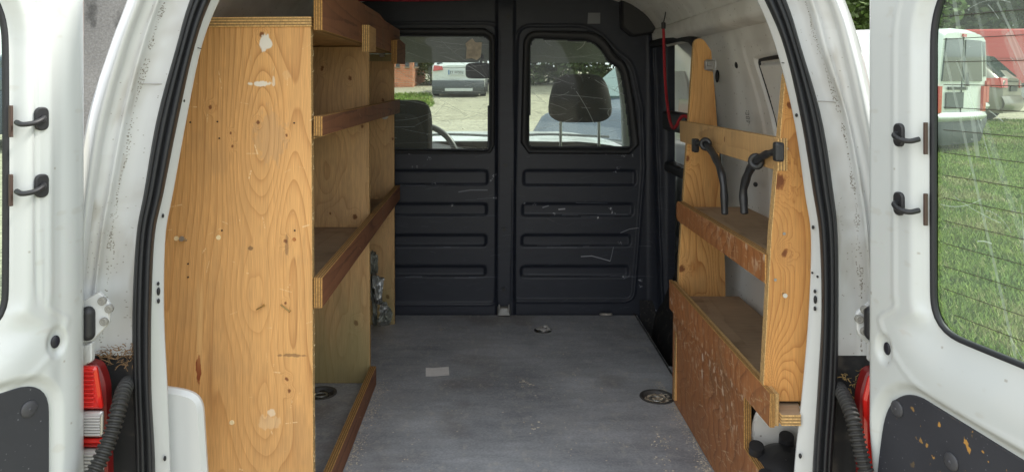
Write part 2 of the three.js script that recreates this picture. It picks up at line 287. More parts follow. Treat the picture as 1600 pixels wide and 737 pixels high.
// dark film-faced floor board
const scF = scuffs(1100, 1.4, 1.8, 15, 0.12);
const floorMat = std({
  map: tex(1024, 1310, 1.4, 1.8, (x, y) => {
    const a = fbm(x * 4, y * 4, 101, 5), b = fbm(x * 11, y * 11, 105, 4), st = fbm(x * 6 + 3 * a, y * 17, 109, 4), w = Math.sin(x * 2513) * Math.sin(y * 2513);
    let v = 158 + 52 * (a - 0.5) + 26 * (b - 0.5) + 3.5 * w + 26 * (fbm(x * 14, y * 50, 141, 3) - 0.5) + 22 * (noise(x * 260, y * 260, 5) - 0.5); let c = [v, v + 2, v + 7];
    let k = 0.45 * sm(0.52, 0.75, st); c = c.map((q, i) => mix(q, [160, 160, 162][i], k));
    k = 0.4 * sm(0.55, 0.8, fbm(x * 5, y * 5, 121, 4)); c = c.map((q, i) => mix(q, [112, 104, 98][i], k));
    const n = hash(Math.floor(x * 560), Math.floor(y * 560), 7); if (n > 0.9965) c = c.map((q, i) => mix(q, [206, 198, 186][i], 0.75));
    k = 0.55 * sm(0.60, 0.78, fbm(x * 60, y * 44, 131, 4)) * noise(x * 420, y * 420, 6); c = c.map((q, i) => mix(q, [206, 200, 188][i], k));
    return scuff(scF, x, y, c, [170, 170, 172]);
  }), roughness: 0.5, bumpMap: tex(256, 256, 0.08, 0.08, (x, y) => { const v = 128 + 100 * Math.sin(x * 1257) * Math.sin(y * 1257); return [v, v, v]; }, false), bumpScale: 0.0002,
});

// bulkhead paint with scratches, and pale lines along the lower rib edges: 1024 x 1024 over photo pixels u 560..1060, v 0..500 at the bulkhead's distance
const DB = 2.98;
const bulkMap = canvasTex(1024, 1024, (g, w, h) => {
  g.fillStyle = 'rgb(36,40,50)'; g.fillRect(0, 0, w, h);
  const S = seed; seed = 4242;
  for (let i = 0; i < 2600; i++) { const a = rr(0.02, 0.07); g.fillStyle = rnd() < 0.5 ? `rgba(70,74,84,${a})` : `rgba(18,20,28,${a})`; g.beginPath(); g.ellipse(rr(0, w), rr(0, h), rr(2, 34), rr(1, 8), 0, 0, 7); g.fill(); }
  const X = (u) => (u - 560) / 500 * w, Y = (v) => v / 500 * h;
  const line = (pts, lw, a) => { g.strokeStyle = `rgba(206,208,212,${a})`; g.lineWidth = lw; g.beginPath(); pts.forEach(([u, v], i) => i ? g.lineTo(X(u), Y(v)) : g.moveTo(X(u), Y(v))); g.stroke(); };
  line([[908, 401], [925, 400], [940, 404], [954, 408]], 3, 0.7); line([[954, 408], [957, 396], [959, 386]], 2, 0.5); line([[970, 364], [984, 358], [998, 356]], 2, 0.7);
  line([[716, 300], [735, 297], [762, 297]], 4, 0.45); line([[745, 311], [775, 309]], 2, 0.3); line([[900, 317], [950, 318]], 1.6, 0.55); line([[848, 325], [858, 322]], 4, 0.5); line([[873, 328], [884, 327]], 5, 0.7); line([[820, 333], [990, 336]], 1.2, 0.3); line([[818, 387], [990, 386]], 1.2, 0.3); line([[825, 430], [990, 432]], 1.2, 0.3);
  line([[610, 290], [760, 289]], 1.2, 0.25); line([[610, 337], [760, 336]], 1.2, 0.25); line([[610, 385], [760, 386]], 1.2, 0.25); for (let i = 0; i < 40; i++) { const u = rr(610, 1000), v = [290, 338, 386, 433][i % 4] + rr(-2, 1); if (Math.abs(u - 790) > 30) line([[u, v], [u + rr(6, 50), v + rr(-0.6, 0.6)]], rr(0.6, 2.2), rr(0.1, 0.4)); }
  for (const [u, v, r] of [[648, 261, 5], [641, 240, 3], [670, 247, 4], [770, 275, 5], [768, 281, 4], [678, 287, 3.5], [706, 321, 2.5], [966, 262, 4], [962, 268, 3], [975, 243, 3], [990, 243, 3], [988, 232, 4], [956, 236, 5], [950, 240, 5], [962, 240, 4], [866, 335, 3], [836, 319, 3], [960, 333, 3], [955, 327, 2.5], [934, 340, 2], [977, 434, 3], [1001, 438, 3], [1001, 447, 3.5], [1004, 473, 3], [1021, 482, 3], [773, 310, 3], [820, 318, 2], [970, 380, 3]])
    for (let i = 0; i < 7; i++) { g.fillStyle = `rgba(205,206,208,${rr(0.25, 0.75)})`; g.beginPath(); g.ellipse(X(u + rr(-r, r)), Y(v + rr(-r, r) * 0.6), rr(0.8, 3.5), rr(0.6, 2), rr(0, 3), 0, 7); g.fill(); }
  for (let i = 0; i < 170; i++) { const u = rr(560, 1060), v = rr(240, 500), a = rr(-0.4, 0.4), l = rr(2, 22); line([[u, v], [u + l * Math.cos(a), v + l * Math.sin(a)]], rr(0.5, 1.2), rr(0.06, 0.3)); }
  seed = S;
});
const bulkMat = std({ map: bulkMap, roughness: 0.5 });
// glass
const scratchMap = (seed0, n, w = 1024, h = 1024, wipe = 0) => canvasTex(w, h, (g) => {
  g.fillStyle = '#fff'; g.fillRect(0, 0, w, h); const S = seed; seed = seed0;
  g.fillStyle = `rgba(0,0,0,${wipe ? 0.13 : 0.09})`; g.fillRect(0, 0, w, h);
  for (let i = 0; i < n; i++) { const x = rr(0, w), y = rr(0, h), a = rnd() < 0.7 ? rr(-0.5, 0.9) : rr(0, 6.3), l = rr(20, 260), b = rr(-30, 30); g.strokeStyle = `rgba(0,0,0,${rr(0.12, 0.6)})`; g.lineWidth = rr(0.7, 2.6); g.beginPath(); g.moveTo(x, y); g.quadraticCurveTo(x + l * 0.5 * Math.cos(a) - b * Math.sin(a), y + l * 0.5 * Math.sin(a) + b * Math.cos(a), x + l * Math.cos(a), y + l * Math.sin(a)); g.stroke(); }
  for (let i = 0; i < wipe; i++) { const x = rr(0, w), a = rr(1.0, 1.35), l = rr(300, 900), y = rr(-100, 300); g.strokeStyle = `rgba(0,0,0,${rr(0.06, 0.2)})`; g.lineWidth = rr(4, 22); g.beginPath(); g.moveTo(x, y); g.quadraticCurveTo(x + l * 0.45 * Math.cos(a) + 20, y + l * 0.5 * Math.sin(a), x + l * Math.cos(a), y + l * Math.sin(a)); g.stroke(); }
  for (let i = 0; i < n; i++) { g.fillStyle = `rgba(0,0,0,${rr(0.1, 0.4)})`; g.beginPath(); g.ellipse(rr(0, w), rr(0, h), rr(1, 4), rr(1, 3), 0, 0, 7); g.fill(); }
  seed = S;
}, false);
const glassBulk = phys({ color: L3(0.72, 0.77, 0.73), specularIntensity: 0.4, transmission: 1, thickness: 0, roughness: 0.02, transmissionMap: scratchMap(77, 260) });
const glassRear = phys({ color: L3(0.72, 0.84, 0.74), transmission: 1, thickness: 0, roughness: 0.02, transmissionMap: scratchMap(88, 40, 1024, 1024, 26) });
const glassFront = phys({ color: L3(0.84, 0.9, 0.86), transmission: 1, thickness: 0, roughness: 0.01 });
const darkGlass = phys({ color: L3(0.03, 0.04, 0.045), roughness: 0.06, clearcoat: 0.5 });
const redLens = phys({ color: L3(0.62, 0.02, 0.015), roughness: 0.12, clearcoat: 0.8 });
const clearLens = phys({ color: L3(0.6, 0.58, 0.56), roughness: 0.15, clearcoat: 0.8, metalness: 0.3 });
// ---------------------------------------------------------------- ground
const slope = (d) => { const q = d - 4; return q < -1.5 ? 0 : q < 1.5 ? 0.0505 * (q + 1.5) ** 2 / 6 : 0.0505 * q; };
const rise = (z) => slope(Math.min(-z, 60));
const gravelMat = std({ map: tex(1024, 1024, 3, 3, (x, y) => {
  const per = (s, k) => noise(((x % 3) + 3) % 3 * s, ((y % 3) + 3) % 3 * s, k);
  const n = noise(x * 95, y * 95, 1), m = noise(x * 210, y * 210, 2), a = fbm(x * 3, y * 3, 3, 3);
  const k = noise(x * 22, y * 22, 4), v = 146 + 54 * (n - 0.5) + 44 * (m - 0.5) + 30 * (a - 0.5) + 46 * (k - 0.5); return [v * 1.04, v * 1.0, v * 0.86]; }), roughness: 0.95 });
const groundGeo = (x0, x1, d0, d1, nx, nd, y) => field(nx, nd, (s, t) => { const z = -mix(d0, d1, t); return V(mix(x0, x1, s), rise(z) + y, z); }, null, (s, t) => [mix(x0, x1, s), mix(d0, d1, t)]);
struct('ground', groundGeo(-150, 150, -60, 200, 20, 260, 0), gravelMat);
const soilMat = std({ map: tex(512, 512, 2, 2, (x, y) => { const a = fbm(x * 5, y * 5, 201, 4), n = noise(x * 60, y * 60, 3); return [mix(74, 128, a) * (0.8 + 0.4 * n), mix(104, 138, a) * (0.8 + 0.4 * n), mix(44, 66, a) * (0.8 + 0.4 * n)]; }), roughness: 1 });
const lawnEdge = [[1.35, -3], [26, -3], [26, 12.5], [17, 16.2], [9, 17.5], [4.5, 18], [3.2, 12], [2.2, 6], [1.5, 3]];
const sheetOf = (poly, y, n = 26) => {
  const sh = new THREE.Shape(poly.map((p) => new THREE.Vector2(...p))), ex = [], B = [1e9, -1e9, 1e9, -1e9];
  poly.forEach(([x, d]) => { B[0] = Math.min(B[0], x); B[1] = Math.max(B[1], x); B[2] = Math.min(B[2], d); B[3] = Math.max(B[3], d); });
  const N = 60; return field(N, N, (s, t) => { const x = mix(B[0], B[1], s), d = mix(B[2], B[3], t); return V(x, rise(-d) + y, -d); }, (s, t) => sdPoly(poly, mix(B[0], B[1], s), mix(B[2], B[3], t)) < 0, (s, t) => [mix(B[0], B[1], s), mix(B[2], B[3], t)]);
};
struct('lawn', sheetOf(lawnEdge, 0.006), soilMat);
const vergePoly = [[-6, 15], [-2.0, 16], [-1.7, 22], [-2.2, 27], [-6, 27]];
struct('grass_verge', sheetOf(vergePoly, 0.006), soilMat);

// ---------------------------------------------------------------- the van
const FLOOR = 0.582;
const van = thing('cargo_van', 'white panel van seen through its open rear doors, black bulkhead and plywood shelves inside', 'van', V(0, 0, -3));
// rear opening: curves in photo pixels (left half bottom to top, centre, right half top to bottom), each at its own distance
const half = (l, c, r) => [...l, c, ...r.slice().reverse()];
const vs0 = [953, 737, 608, 487, 370, 301, 186, 75, 0];
const curve = (lu, ltop, c, ru, rtop) => new THREE.SplineCurve([...vs0.map((v, i) => [lu[i], v]), ...ltop, c, ...rtop.slice().reverse(), ...vs0.map((v, i) => [ru[i], v]).reverse()].map((p) => new THREE.Vector2(...p)));
const cFi = curve([268, 266, 261.5, 256, 258, 270, 291, 314, 343], [[385, -70], [450, -125], [560, -150]], [767, -158], [1230, 1241, 1254, 1264, 1267.5, 1258, 1241, 1213, 1183], [[1140, -70], [1075, -125], [965, -150]]);
const cSI = curve([241, 242, 236, 236, 241, 255, 278, 303, 329], [[372, -80], [440, -138], [555, -165]], [767, -172], [1262, 1270, 1278, 1284, 1281, 1271, 1252, 1226, 1195], [[1152, -80], [1085, -138], [970, -165]]);
const cSO = curve([210, 211, 207, 206, 212, 224, 244, 274, 296], [[340, -100], [415, -168], [545, -200]], [767, -208], [1295, 1301, 1309, 1311, 1310, 1303, 1285, 1253, 1229], [[1180, -100], [1105, -168], [975, -200]]);
const cR1 = curve([150, 150, 148, 150, 163, 176, 198, 226, 251], [[300, -120], [390, -200], [540, -240]], [767, -250], [1352, 1352, 1352, 1356, 1351, 1342, 1321, 1285, 1263], [[1210, -120], [1120, -200], [985, -240]]);
const cR2 = curve([126, 126, 124, 127, 139, 148, 168, 199, 226], [[276, -130], [376, -220], [530, -265]], [767, -275], [1376, 1376, 1377, 1380, 1374, 1366, 1341, 1316, 1293], [[1235, -130], [1135, -220], [992, -265]]);
const cED = curve([102, 100, 98, 102, 112, 119, 136, 170, 198], [[250, -140], [360, -240], [520, -290]], [767, -300], [1402, 1400, 1402, 1404, 1398, 1392, 1372, 1346, 1321], [[1260, -140], [1150, -240], [1000, -290]]);
const at = (c, d) => (t) => { const p = c.getPoint(t); return P(p.x, p.y, d); };
const between = (a, da, b, db, k, dz = 0) => (t) => { const p = c2(a, b, t, k); return P(p[0], p[1], mix(da, db, k) - dz); };
const c2 = (a, b, t, k) => { const p = a.getPoint(t), q = b.getPoint(t); return [mix(p.x, q.x, k), mix(p.y, q.y, k)]; };
function loft(rows, t0 = 0, t1 = 1, n = 130) {
  let len = [0]; for (let i = 1; i < rows.length; i++) len.push(len[i - 1] + rows[i](0.2).distanceTo(rows[i - 1](0.2)));
  return field(n, rows.length - 1, (s, t) => rows[Math.round(t * (rows.length - 1))](mix(t0, t1, s)), null, (s, t) => [len[Math.round(t * (rows.length - 1))], mix(t0, t1, s) * 5.2]);
}
const TL = 2.43 / 24;
add(van, 'aperture_flange', loft([at(cFi, 1.43), at(cFi, 1.366), between(cFi, 1.363, cSI, 1.348, 0.08), between(cFi, 1.363, cSI, 1.348, 0.5), between(cFi, 1.363, cSI, 1.348, 1)]), white);
add(van, 'door_seal', loft([[0, 0], [0.05, 0.022], [0.16, 0.034], [0.3, 0.036], [0.42, 0.030], [0.47, 0.018], [0.52, 0.03], [0.62, 0.034], [0.72, 0.030], [0.77, 0.02], [0.82, 0.026], [0.92, 0.022], [1, 0.004]].map(([k, z]) => between(cSI, 1.346, cSO, 1.335, k, z))), rubber);
const gutterRows = [at(cSO, 1.337), between(cSO, 1.337, cR1, 1.322, 0.3, -0.006), between(cSO, 1.337, cR1, 1.322, 0.62, -0.012), between(cSO, 1.337, cR1, 1.322, 0.9, -0.004), at(cR1, 1.320), between(cR1, 1.320, cR2, 1.30, 0.12, 0.006), between(cR1, 1.320, cR2, 1.30, 0.3, 0.004), between(cR1, 1.320, cR2, 1.30, 0.42, -0.004), between(cR1, 1.320, cR2, 1.30, 0.9, -0.003), at(cR2, 1.30)];
add(van, 'pillar_gutter', loft(gutterRows, TL, 1 - TL), whiteGrime, 'grimy white door channel with specks of dirt');
for (const [a, b] of [[0, TL], [1 - TL, 1]]) add(van, 'lamp_recess', loft(gutterRows, a, b, 20), dustyBlack);
const skinTo = (d, k) => (t) => { const p = cED.getPoint(t), q = P(p.x, p.y, 1.335); return V(q.x * (1 + k * (0.07 + 0.09 * sm(1.25, 1.55, q.y))), q.y - 0.015 * k, -d); };
add(van, 'body_skin', loft([at(cR2, 1.30), ...[[0.15, 1.289], [0.35, 1.281], [0.55, 1.283], [0.75, 1.294], [0.9, 1.312]].map(([m, d]) => between(cR2, d, cED, d, m)), at(cED, 1.335), skinTo(1.37, 0.1), skinTo(1.45, 0.5), skinTo(1.6, 1), skinTo(2.4, 1), skinTo(3.12, 1)]), white);
// the roof goes on over the cab, the lower sides go on to the bonnet
add(van, 'roof', loft([skinTo(3.12, 1), skinTo(3.4, 0.97), skinTo(3.72, 0.4)], 0.36, 0.64, 60), white);
for (const s of [-1, 1]) {
  add(van, 'front_wing', field(6, 10, (a, b) => V(s * (0.825 - 0.12 * sm(0.55, 1, a)), mix(0.28, 1.16, b), -mix(3.1, 4.98, a))), white);
  add(van, 'cab_pillar', tube([V(s * 0.80, 1.15, -4.28), V(s * 0.735, 1.42, -3.96), V(s * 0.65, 1.66, -3.68)], 0.038, 12, 8), greyFabric);
}
add(van, 'underbody', box(0, 0.40, -3.1, 1.5, 0.10, 3.6), blackPlastic);
add(van, 'bonnet', field(16, 14, (a, b) => { const x = mix(-0.79, 0.79, a), d = mix(4.22, 5.0, b), e = Math.abs(x) / 0.79; return V(x * (1 - 0.1 * b), 1.185 + 0.018 * Math.sin(b * 2.4) - 0.05 * e ** 4 - 0.4 * sm(0.9, 1, b) + 0.006 * sm(0.5, 0.6, e), -d); }), white);
add(van, 'front_grille', box(0, 0.72, -4.98, 1.42, 0.62, 0.06, 0.02), blackPlastic);
add(van, 'windscreen', field(10, 8, (a, b) => { const x = mix(-1, 1, a), w = mix(0.77, 0.64, b); return V(x * w, mix(1.17, 1.66, b), -mix(4.3, 3.7, b) - 0.06 * (1 - x * x)); }), glassFront);
for (const [x, a] of [[-0.28, 0.06], [0.3, 0.06]]) add(van, 'wiper', tube([V(x + 0.4, 1.2, -4.37), V(x, 1.215, -4.36), V(x - 0.2, 1.20, -4.36)], 0.008, 10, 6), blackPlastic);
// inner walls: profile (X, Y) from the floor to the roof line
const profPts = [[0.60, 0.50], [0.64, 0.62], [0.73, 0.86], [0.755, 1.08], [0.76, 1.25], [0.742, 1.46], [0.712, 1.62], [0.695, 1.675], [0.665, 1.70], [0.655, 1.735], [0.60, 1.80], [0.50, 1.85], [0.30, 1.875], [0, 1.88]];
const prof = new THREE.SplineCurve(profPts.map((p) => new THREE.Vector2(...p)));
const profN = prof.getSpacedPoints(400);
const profAt = (y) => { for (const p of profN) if (p.y >= y) return p.x; return 0; };
const doorEdge = (y) => y > 1.66 ? 9 : y > 1.50 ? mix(2.385, 2.52, sm(1.5, 1.66, y)) : mix(2.325, 2.385, sm(0.9, 1.5, y));
const recess = [[1.45, 1.26], [1.93, 1.24], [1.96, 1.40], [2.03, 1.582], [1.45, 1.588]];   // blanked window, in (depth, Y)
const outer = [[1.42, 1.15], [1.99, 1.13], [2.02, 1.40], [2.09, 1.62], [1.42, 1.63]];
const ridge = roundPoly(outer, 0.04), rec = roundPoly(recess, 0.02);
const narrow = (d) => 0.86 + 0.14 * sm(1.36, 1.62, d);
function wallRight(s, t) {
  const d = mix(1.37, 2.99, s), k = t * 400, i = Math.min(399, Math.floor(k)), p = profN[i], q = profN[Math.min(400, i + 1)], x0 = mix(p.x, q.x, k - i), y = mix(p.y, q.y, k - i);
  let x = x0; const a = sdPoly(ridge, d, y), b = sdPoly(rec, d, y);
  if (y < 1.72) { x += 0.004 * sm(0.012, -0.008, a); x += 0.012 * sm(0.003, -0.002, b) - 0.01 * sm(-0.016, -0.022, b); }
  if (y < 1.66) x -= 0.014 * sm(2.12, 2.28, d) * sm(1.68, 1.58, y);                         // pillar next to the sliding door
  x -= 0.006 * sm(0.012, 0.004, Math.abs(d - 1.78 - 0.1 * (y - 1))) * sm(1.2, 1.1, y);
  return V(x * narrow(d), y, -d);
}
const uvWall = (s, t, q) => [-q.z, q.y];
add(van, 'side_lining', field(420, 330, wallRight, (s, t) => { const q = wallRight(s, t); return -q.z < doorEdge(q.y); }, uvWall), whiteInside, 'pressed white metal side wall behind the narrow shelves');
add(van, 'side_lining', field(30, 60, (s, t) => { const q = prof.getPointAt(t); const d = mix(2.99, 1.37, s); return V(-q.x * narrow(d), q.y, -d); }, null, uvWall), whiteInside);
// door frame seal, sliding door and step well
add(van, 'sliding_door_seal', tube([V(0.675, 1.672, -2.97), V(0.69, 1.678, -2.75), V(0.70, 1.676, -2.58), V(0.705, 1.65, -2.46), V(0.72, 1.57, -2.40), V(0.735, 1.42, -2.375), V(0.745, 1.2, -2.345), V(0.74, 1.0, -2.325), V(0.72, 0.8, -2.32), V(0.70, 0.56, -2.32)].map((q) => q.add(V(-0.022, 0, 0))), 0.016, 60, 8), rubber);
add(van, 'sliding_door', field(50, 40, (s, t) => { const y = mix(0.42, 1.72, t), d = mix(2.2, 3.3, s); let x = profAt(clamp(y, 0.52, 1.6)) + 0.055; x += 0.02 * sm(0.01, -0.01, sdPoly(rect(2.5, 1.2, 2.93, 1.6), d, y)); return V(x, y, -d); }, null, uvWall), whiteInside);
add(van, 'door_rail', box(0.70, 1.37, -2.72, 0.05, 0.075, 0.36, 0.01), blackPlastic);
add(van, 'door_rail', box(0.705, 1.19, -2.76, 0.05, 0.04, 0.26, 0.01), blackPlastic);
add(van, 'step_well', [slab(rect(0.58, 2.33, 0.86, 3.02), 0.01, lying(0.487)), slab(rect(2.33, 0.43, 3.02, 0.582), 0.008, sideways(0.578)), field(14, 8, (s, t) => V(mix(0.6, 0.8, s), mix(0.49, 0.64, t * t), -mix(2.9, 2.97, t)), null)], dustyBlack);
add(van, 'panel_joint', tube(rec.map(([d, y]) => { const d2 = 1.71 + (d - 1.71) * 0.972, y2 = 1.42 + (y - 1.42) * 0.955; let k = 0; while (k < 400 && profN[k].y < y2) k++; const q = wallRight((d2 - 1.37) / 1.62, k / 400); q.x -= 0.0005; return q; }), 0.0055, 160, 6, true), rubber);
add(van, 'sill_trim', field(16, 20, (s, t) => { const y = mix(0.47, 1.02, t); return V(profAt(clamp(y, 0.52, 1.6)) + 0.035, y, -mix(2.325, 3.0, s)); }), dustyBlack);
add(van, 'roof_rail', field(60, 5, (s, t) => { const d = mix(1.45, 2.97, s), q = [[0.700, 1.668], [0.662, 1.674], [0.650, 1.690], [0.648, 1.722], [0.655, 1.732], [0.672, 1.734]][Math.round(t * 5)]; return V(q[0] * narrow(d), q[1], -d); }, null, uvWall), whiteInside);
add(van, 'arch_front', slab(roundPoly([[0.555, 0.56], [0.78, 0.56], [0.78, 0.87], [0.60, 0.865], [0.557, 0.80]], [0, 0, 0, 0.05, 0.03]), 0.01, facing(1.575), { c: 0.004 }), whiteInside);
// holes and slots of the pressed wall, their inner shade drawn as black discs
for (const [u, v, d, a, b] of [[1152, 101, 2.16, 0.011, 0.011], [1121, 119, 2.3, 0.009, 0.02], [1123, 298, 2.3, 0.008, 0.022], [1181, 288, 2.03, 0.007, 0.007], [1050, 13, 2.85, 0.007, 0.04], [1102, 5, 2.35, 0.007, 0.03], [1127, 0, 2.2, 0.007, 0.03], [1130, 355, 2.28, 0.007, 0.01], [1138, 26, 2.2, 0.003, 0.003]]) {
  const y0 = P(u, v, d).y, x = y0 > 1.7 ? null : 1; const c = P(u, v, d);
  const g = new THREE.SphereGeometry(1, 14, 10); g.scale(0.006, b, a); if (!x) g.rotateZ(0.7); g.translate(c.x, c.y, c.z); add(van, 'hole_disc', g, blackPlastic);
}
// wheel arches inside, lower D-pillar covers
for (const s of [-1, 1]) add(van, 'wheel_arch', field(20, 14, (a, b) => { const d = mix(1.575, 2.15, a), e = Math.sqrt(Math.max(0, 1 - ((d - 1.72) / 0.44) ** 2)), y = 0.575 + 0.2 * e * Math.sin(b * Math.PI / 2) ** 0.6; return V(s * mix(s > 0 ? 0.585 : 0.52, 0.78, 1 - Math.cos(b * Math.PI / 2)), b === 0 ? 0.56 : y, -d); }, null, (a, b) => [a, b]), whiteInside);
add(van, 'pillar_cover', slab(roundPoly(pxy([[225, 770], [228, 600], [300, 611], [316, 628], [325, 770]], 1.40), [0, 0, 0.03, 0.02, 0]), 0.022, basis(V(0, 0, -1.415), V(1, 0, 0), V(0, 1, 0), V(0, 0, 1)), { c: 0.008 }), white);
add(van, 'floor_pan', slab(rect(-0.62, 1.30, 0.575, 3.02), 0.02, lying(0.547)), white);
add(van, 'rear_sill', slab(rect(-0.56, 1.27, 0.56, 1.355), 0.06, lying(0.50)), white);
add(van, 'rear_bumper', box(0, 0.42, -1.27, 1.5, 0.2, 0.14, 0.03), blackPlastic);
// small details of the opening; black discs stand for the shade inside its holes
const spot = (u, v, d, a, b, m, name = 'hole_disc') => { const c = P(u, v, d), g = new THREE.SphereGeometry(1, 12, 8); g.scale(a * d / F, b * d / F, 0.003); g.translate(c.x, c.y, c.z); return add(van, name, g, m); };
for (const [u, v, a, b] of [[287, 157, 1.6, 3], [254, 337, 1.6, 3.5], [246.5, 443, 2, 3], [247, 455, 2.6, 6.5], [247, 470, 2, 4], [257, 716, 2.2, 4], [1245, 180, 2, 3], [1271, 355, 2, 3], [1274, 455, 2, 3], [1274.5, 468, 2.6, 6.5], [1274, 482, 2, 3.5], [1270, 426, 1.6, 2], [1278, 432, 1.6, 2], [1251, 712, 2.4, 4]]) spot(u, v, 1.353, a, b, blackPlastic);
for (const l of [[[302, 73], [314, 76]], [[1222, 98], [1234, 99]]]) add(van, 'seam', tube([P(l[0][0], l[0][1], 1.358), P(l[1][0], l[1][1], 1.352)], 0.0008, 4, 6), blackPlastic);
for (const l of [[[209, 130], [228, 131], [252, 131]], [[1277, 158], [1300, 159], [1319, 160]]]) add(van, 'seam', tube([P(l[0][0], l[0][1], 1.325), P(l[1][0], l[1][1], 1.333), P(l[2][0], l[2][1], 1.338)], 0.0010, 6, 6), std({ color: S3(160, 158, 152) }));
// hinges with their screws, lamps, conduits
for (const [side, plate, screws, knob] of [[-1, [[126, 472], [162, 451], [179, 470], [178, 500], [152, 528], [126, 534]], [[159, 470], [170, 482], [162, 502]], [137, 505, 1.272]], [1, [[1331, 484], [1354, 466], [1374, 474], [1374, 536], [1350, 532], [1333, 516]], [[1352, 484], [1343, 498], [1351, 517]], [1363, 505, 1.262]]]) {
  const h = add(van, 'door_hinge', [slab(roundPoly(pxy(plate.slice().reverse(), 1.292), 0.006), 0.008, facing(1.282), { c: 0.002 }), slab(roundPoly(pxy(side < 0 ? [[132, 568], [134, 536], [150, 530], [150, 560]].reverse() : [[1352, 560], [1352, 530], [1370, 536], [1370, 566]].reverse(), 1.286), 0.004), 0.012, facing(1.282), { c: 0.002 })], whiteGrime);
  for (const [u, v] of screws) { const c = P(u, v, 1.273); add(h, 'screw', [orient(disc(0.0072, 0.006, 14), V(0, 0, 1), c), orient(new THREE.TorusGeometry(0.005, 0.0012, 6, 14).rotateX(Math.PI / 2), V(0, 0, 1), V(c.x, c.y, c.z + 0.003)), orient(disc(0.002, 0.002, 6), V(0, 0, 1), V(c.x, c.y, c.z + 0.0035))], std({ color: S3(140, 138, 132), roughness: 0.5 })); }
  const k = P(knob[0], knob[1], knob[2]); add(h, 'hinge_pin', orient(new THREE.CapsuleGeometry(0.012, 0.035, 6, 12), V(0, 1, 0), k), blackPlastic);
}
{
  const lamp = add(van, 'tail_lamp', slab(roundPoly(pxy([[116, 760], [118, 566], [150, 570], [162, 600], [166, 760]], 1.285), [0, 0.01, 0.012, 0.02, 0]), 0.03, facing(1.315), { c: 0.006 }), std({ color: L3(0.16, 0.008, 0.008), roughness: 0.4 }));
  const lensAt = (name, px, m, ribs) => { const o = pxy(px, 1.272); const f = roundPoly(o, 0.005); add(lamp, name, slab(f, 0.012, facing(1.284), { c: 0.004 }), m); for (let k = 0; k < ribs; k++) { const v = mix(px[1][1] + 8, px[0][1] - 5, k / (ribs - 1)); const a = P(px[1][0], v, 1.2705), b = P(px[2][0] - 3, v, 1.2705); add(lamp, 'lens_rib', tube([a, b], 0.0022, 2, 6), m); } };
  lensAt('red_lens', [[119, 640], [119, 572], [148, 574], [158, 640]], redLens, 9);
  lensAt('clear_lens', [[119, 684], [119, 644], [158, 644], [157, 684]], clearLens, 7);
  lensAt('red_lens', [[119, 700], [119, 687], [158, 687], [157, 700]], redLens, 2);
  lensAt('clear_lens', [[119, 760], [119, 703], [158, 703], [158, 760]], clearLens, 9);
  const lampR = add(van, 'tail_lamp', slab(roundPoly(pxy([[1350, 790], [1346, 620], [1358, 580], [1400, 575], [1404, 790]], 1.285), [0, 0.02, 0.012, 0, 0]), 0.03, facing(1.315), { c: 0.006 }), std({ color: L3(0.16, 0.008, 0.008), roughness: 0.4 }));
  add(lampR, 'red_lens', slab(roundPoly(pxy([[1354, 785], [1352, 625], [1361, 588], [1395, 585], [1398, 785]], 1.272), 0.006), 0.012, facing(1.284), { c: 0.004 }), redLens);
  const cond = (pts, r) => { const path = pts.map(([u, v, d]) => P(u, v, d)); return tube(path, (t) => r * (0.9 + 0.13 * (Math.sin(t * 6.283 * 27) > 0 ? 1 : -1) * Math.min(1, 3 * Math.abs(Math.sin(t * 6.283 * 27)))), 320, 14); };
  add(van, 'wiring_conduit', cond([[199, 598, 1.335], [192, 612, 1.29], [184, 640, 1.262], [172, 680, 1.24], [150, 730, 1.21], [120, 780, 1.18]], 0.0135), std({ color: L3(0.028, 0.027, 0.025), roughness: 0.6 }));
  add(van, 'wiring_conduit', cond([[1312, 606, 1.335], [1322, 624, 1.29], [1332, 650, 1.262], [1342, 690, 1.24], [1352, 730, 1.225], [1368, 780, 1.21]], 0.0125), std({ color: L3(0.032, 0.03, 0.028), roughness: 0.7 }));
}

// ---------------------------------------------------------------- bulkhead
const bx = (u) => (u - U0) * DB / F, by = (v) => CY - (v - V0) * DB / F;
const B2 = (l) => l.map(([u, v]) => [bx(u), by(v)]);
const winR = roundPoly(B2([[826, 230], [829, 59], [926, 64], [941, 78], [951, 97], [970, 106], [979, 160], [987, 231]]), [0.02, 0.03, 0.04, 0.05, 0.04, 0.04, 0, 0.02]);
const winL = roundPoly(B2([[560, 232], [560, 54], [765, 56], [764, 235]]), [0.02, 0.03, 0.03, 0.02]);
const frameR = roundPoly(B2([[813, 240], [818, 47], [932, 49], [949, 63], [962, 86], [980, 98], [992, 160], [1001, 241]]), [0.035, 0.06, 0.05, 0.05, 0.05, 0.05, 0, 0.035]);
const frameL = roundPoly(B2([[550, 240], [550, 44], [774, 44], [773, 240]]), [0.03, 0.05, 0.05, 0.035]);
const panR = roundPoly(B2([[800, 470], [808, 40], [915, 40], [945, 58], [964, 82], [988, 97], [1003, 170], [1006, 260], [990, 470]]), [0.03, 0.06, 0.05, 0.05, 0.05, 0.06, 0, 0, 0.04]);
const panL = roundPoly(B2([[540, 475], [540, 36], [779, 36], [775, 475]]), [0.03, 0.05, 0.05, 0.03]);
const ribs = [];
for (const [u0, u1, v0, v1] of [[818, 994, 266, 290], [816, 990, 318, 338], [815, 986, 367, 385], [814, 983, 416, 433], [560, 762, 266, 289], [560, 761, 318, 337], [560, 760, 367, 385], [560, 759, 416, 432]]) ribs.push(roundPoly(B2([[u0, v1], [u0, v0], [u1, v0], [u1, v1]]), 0.016));
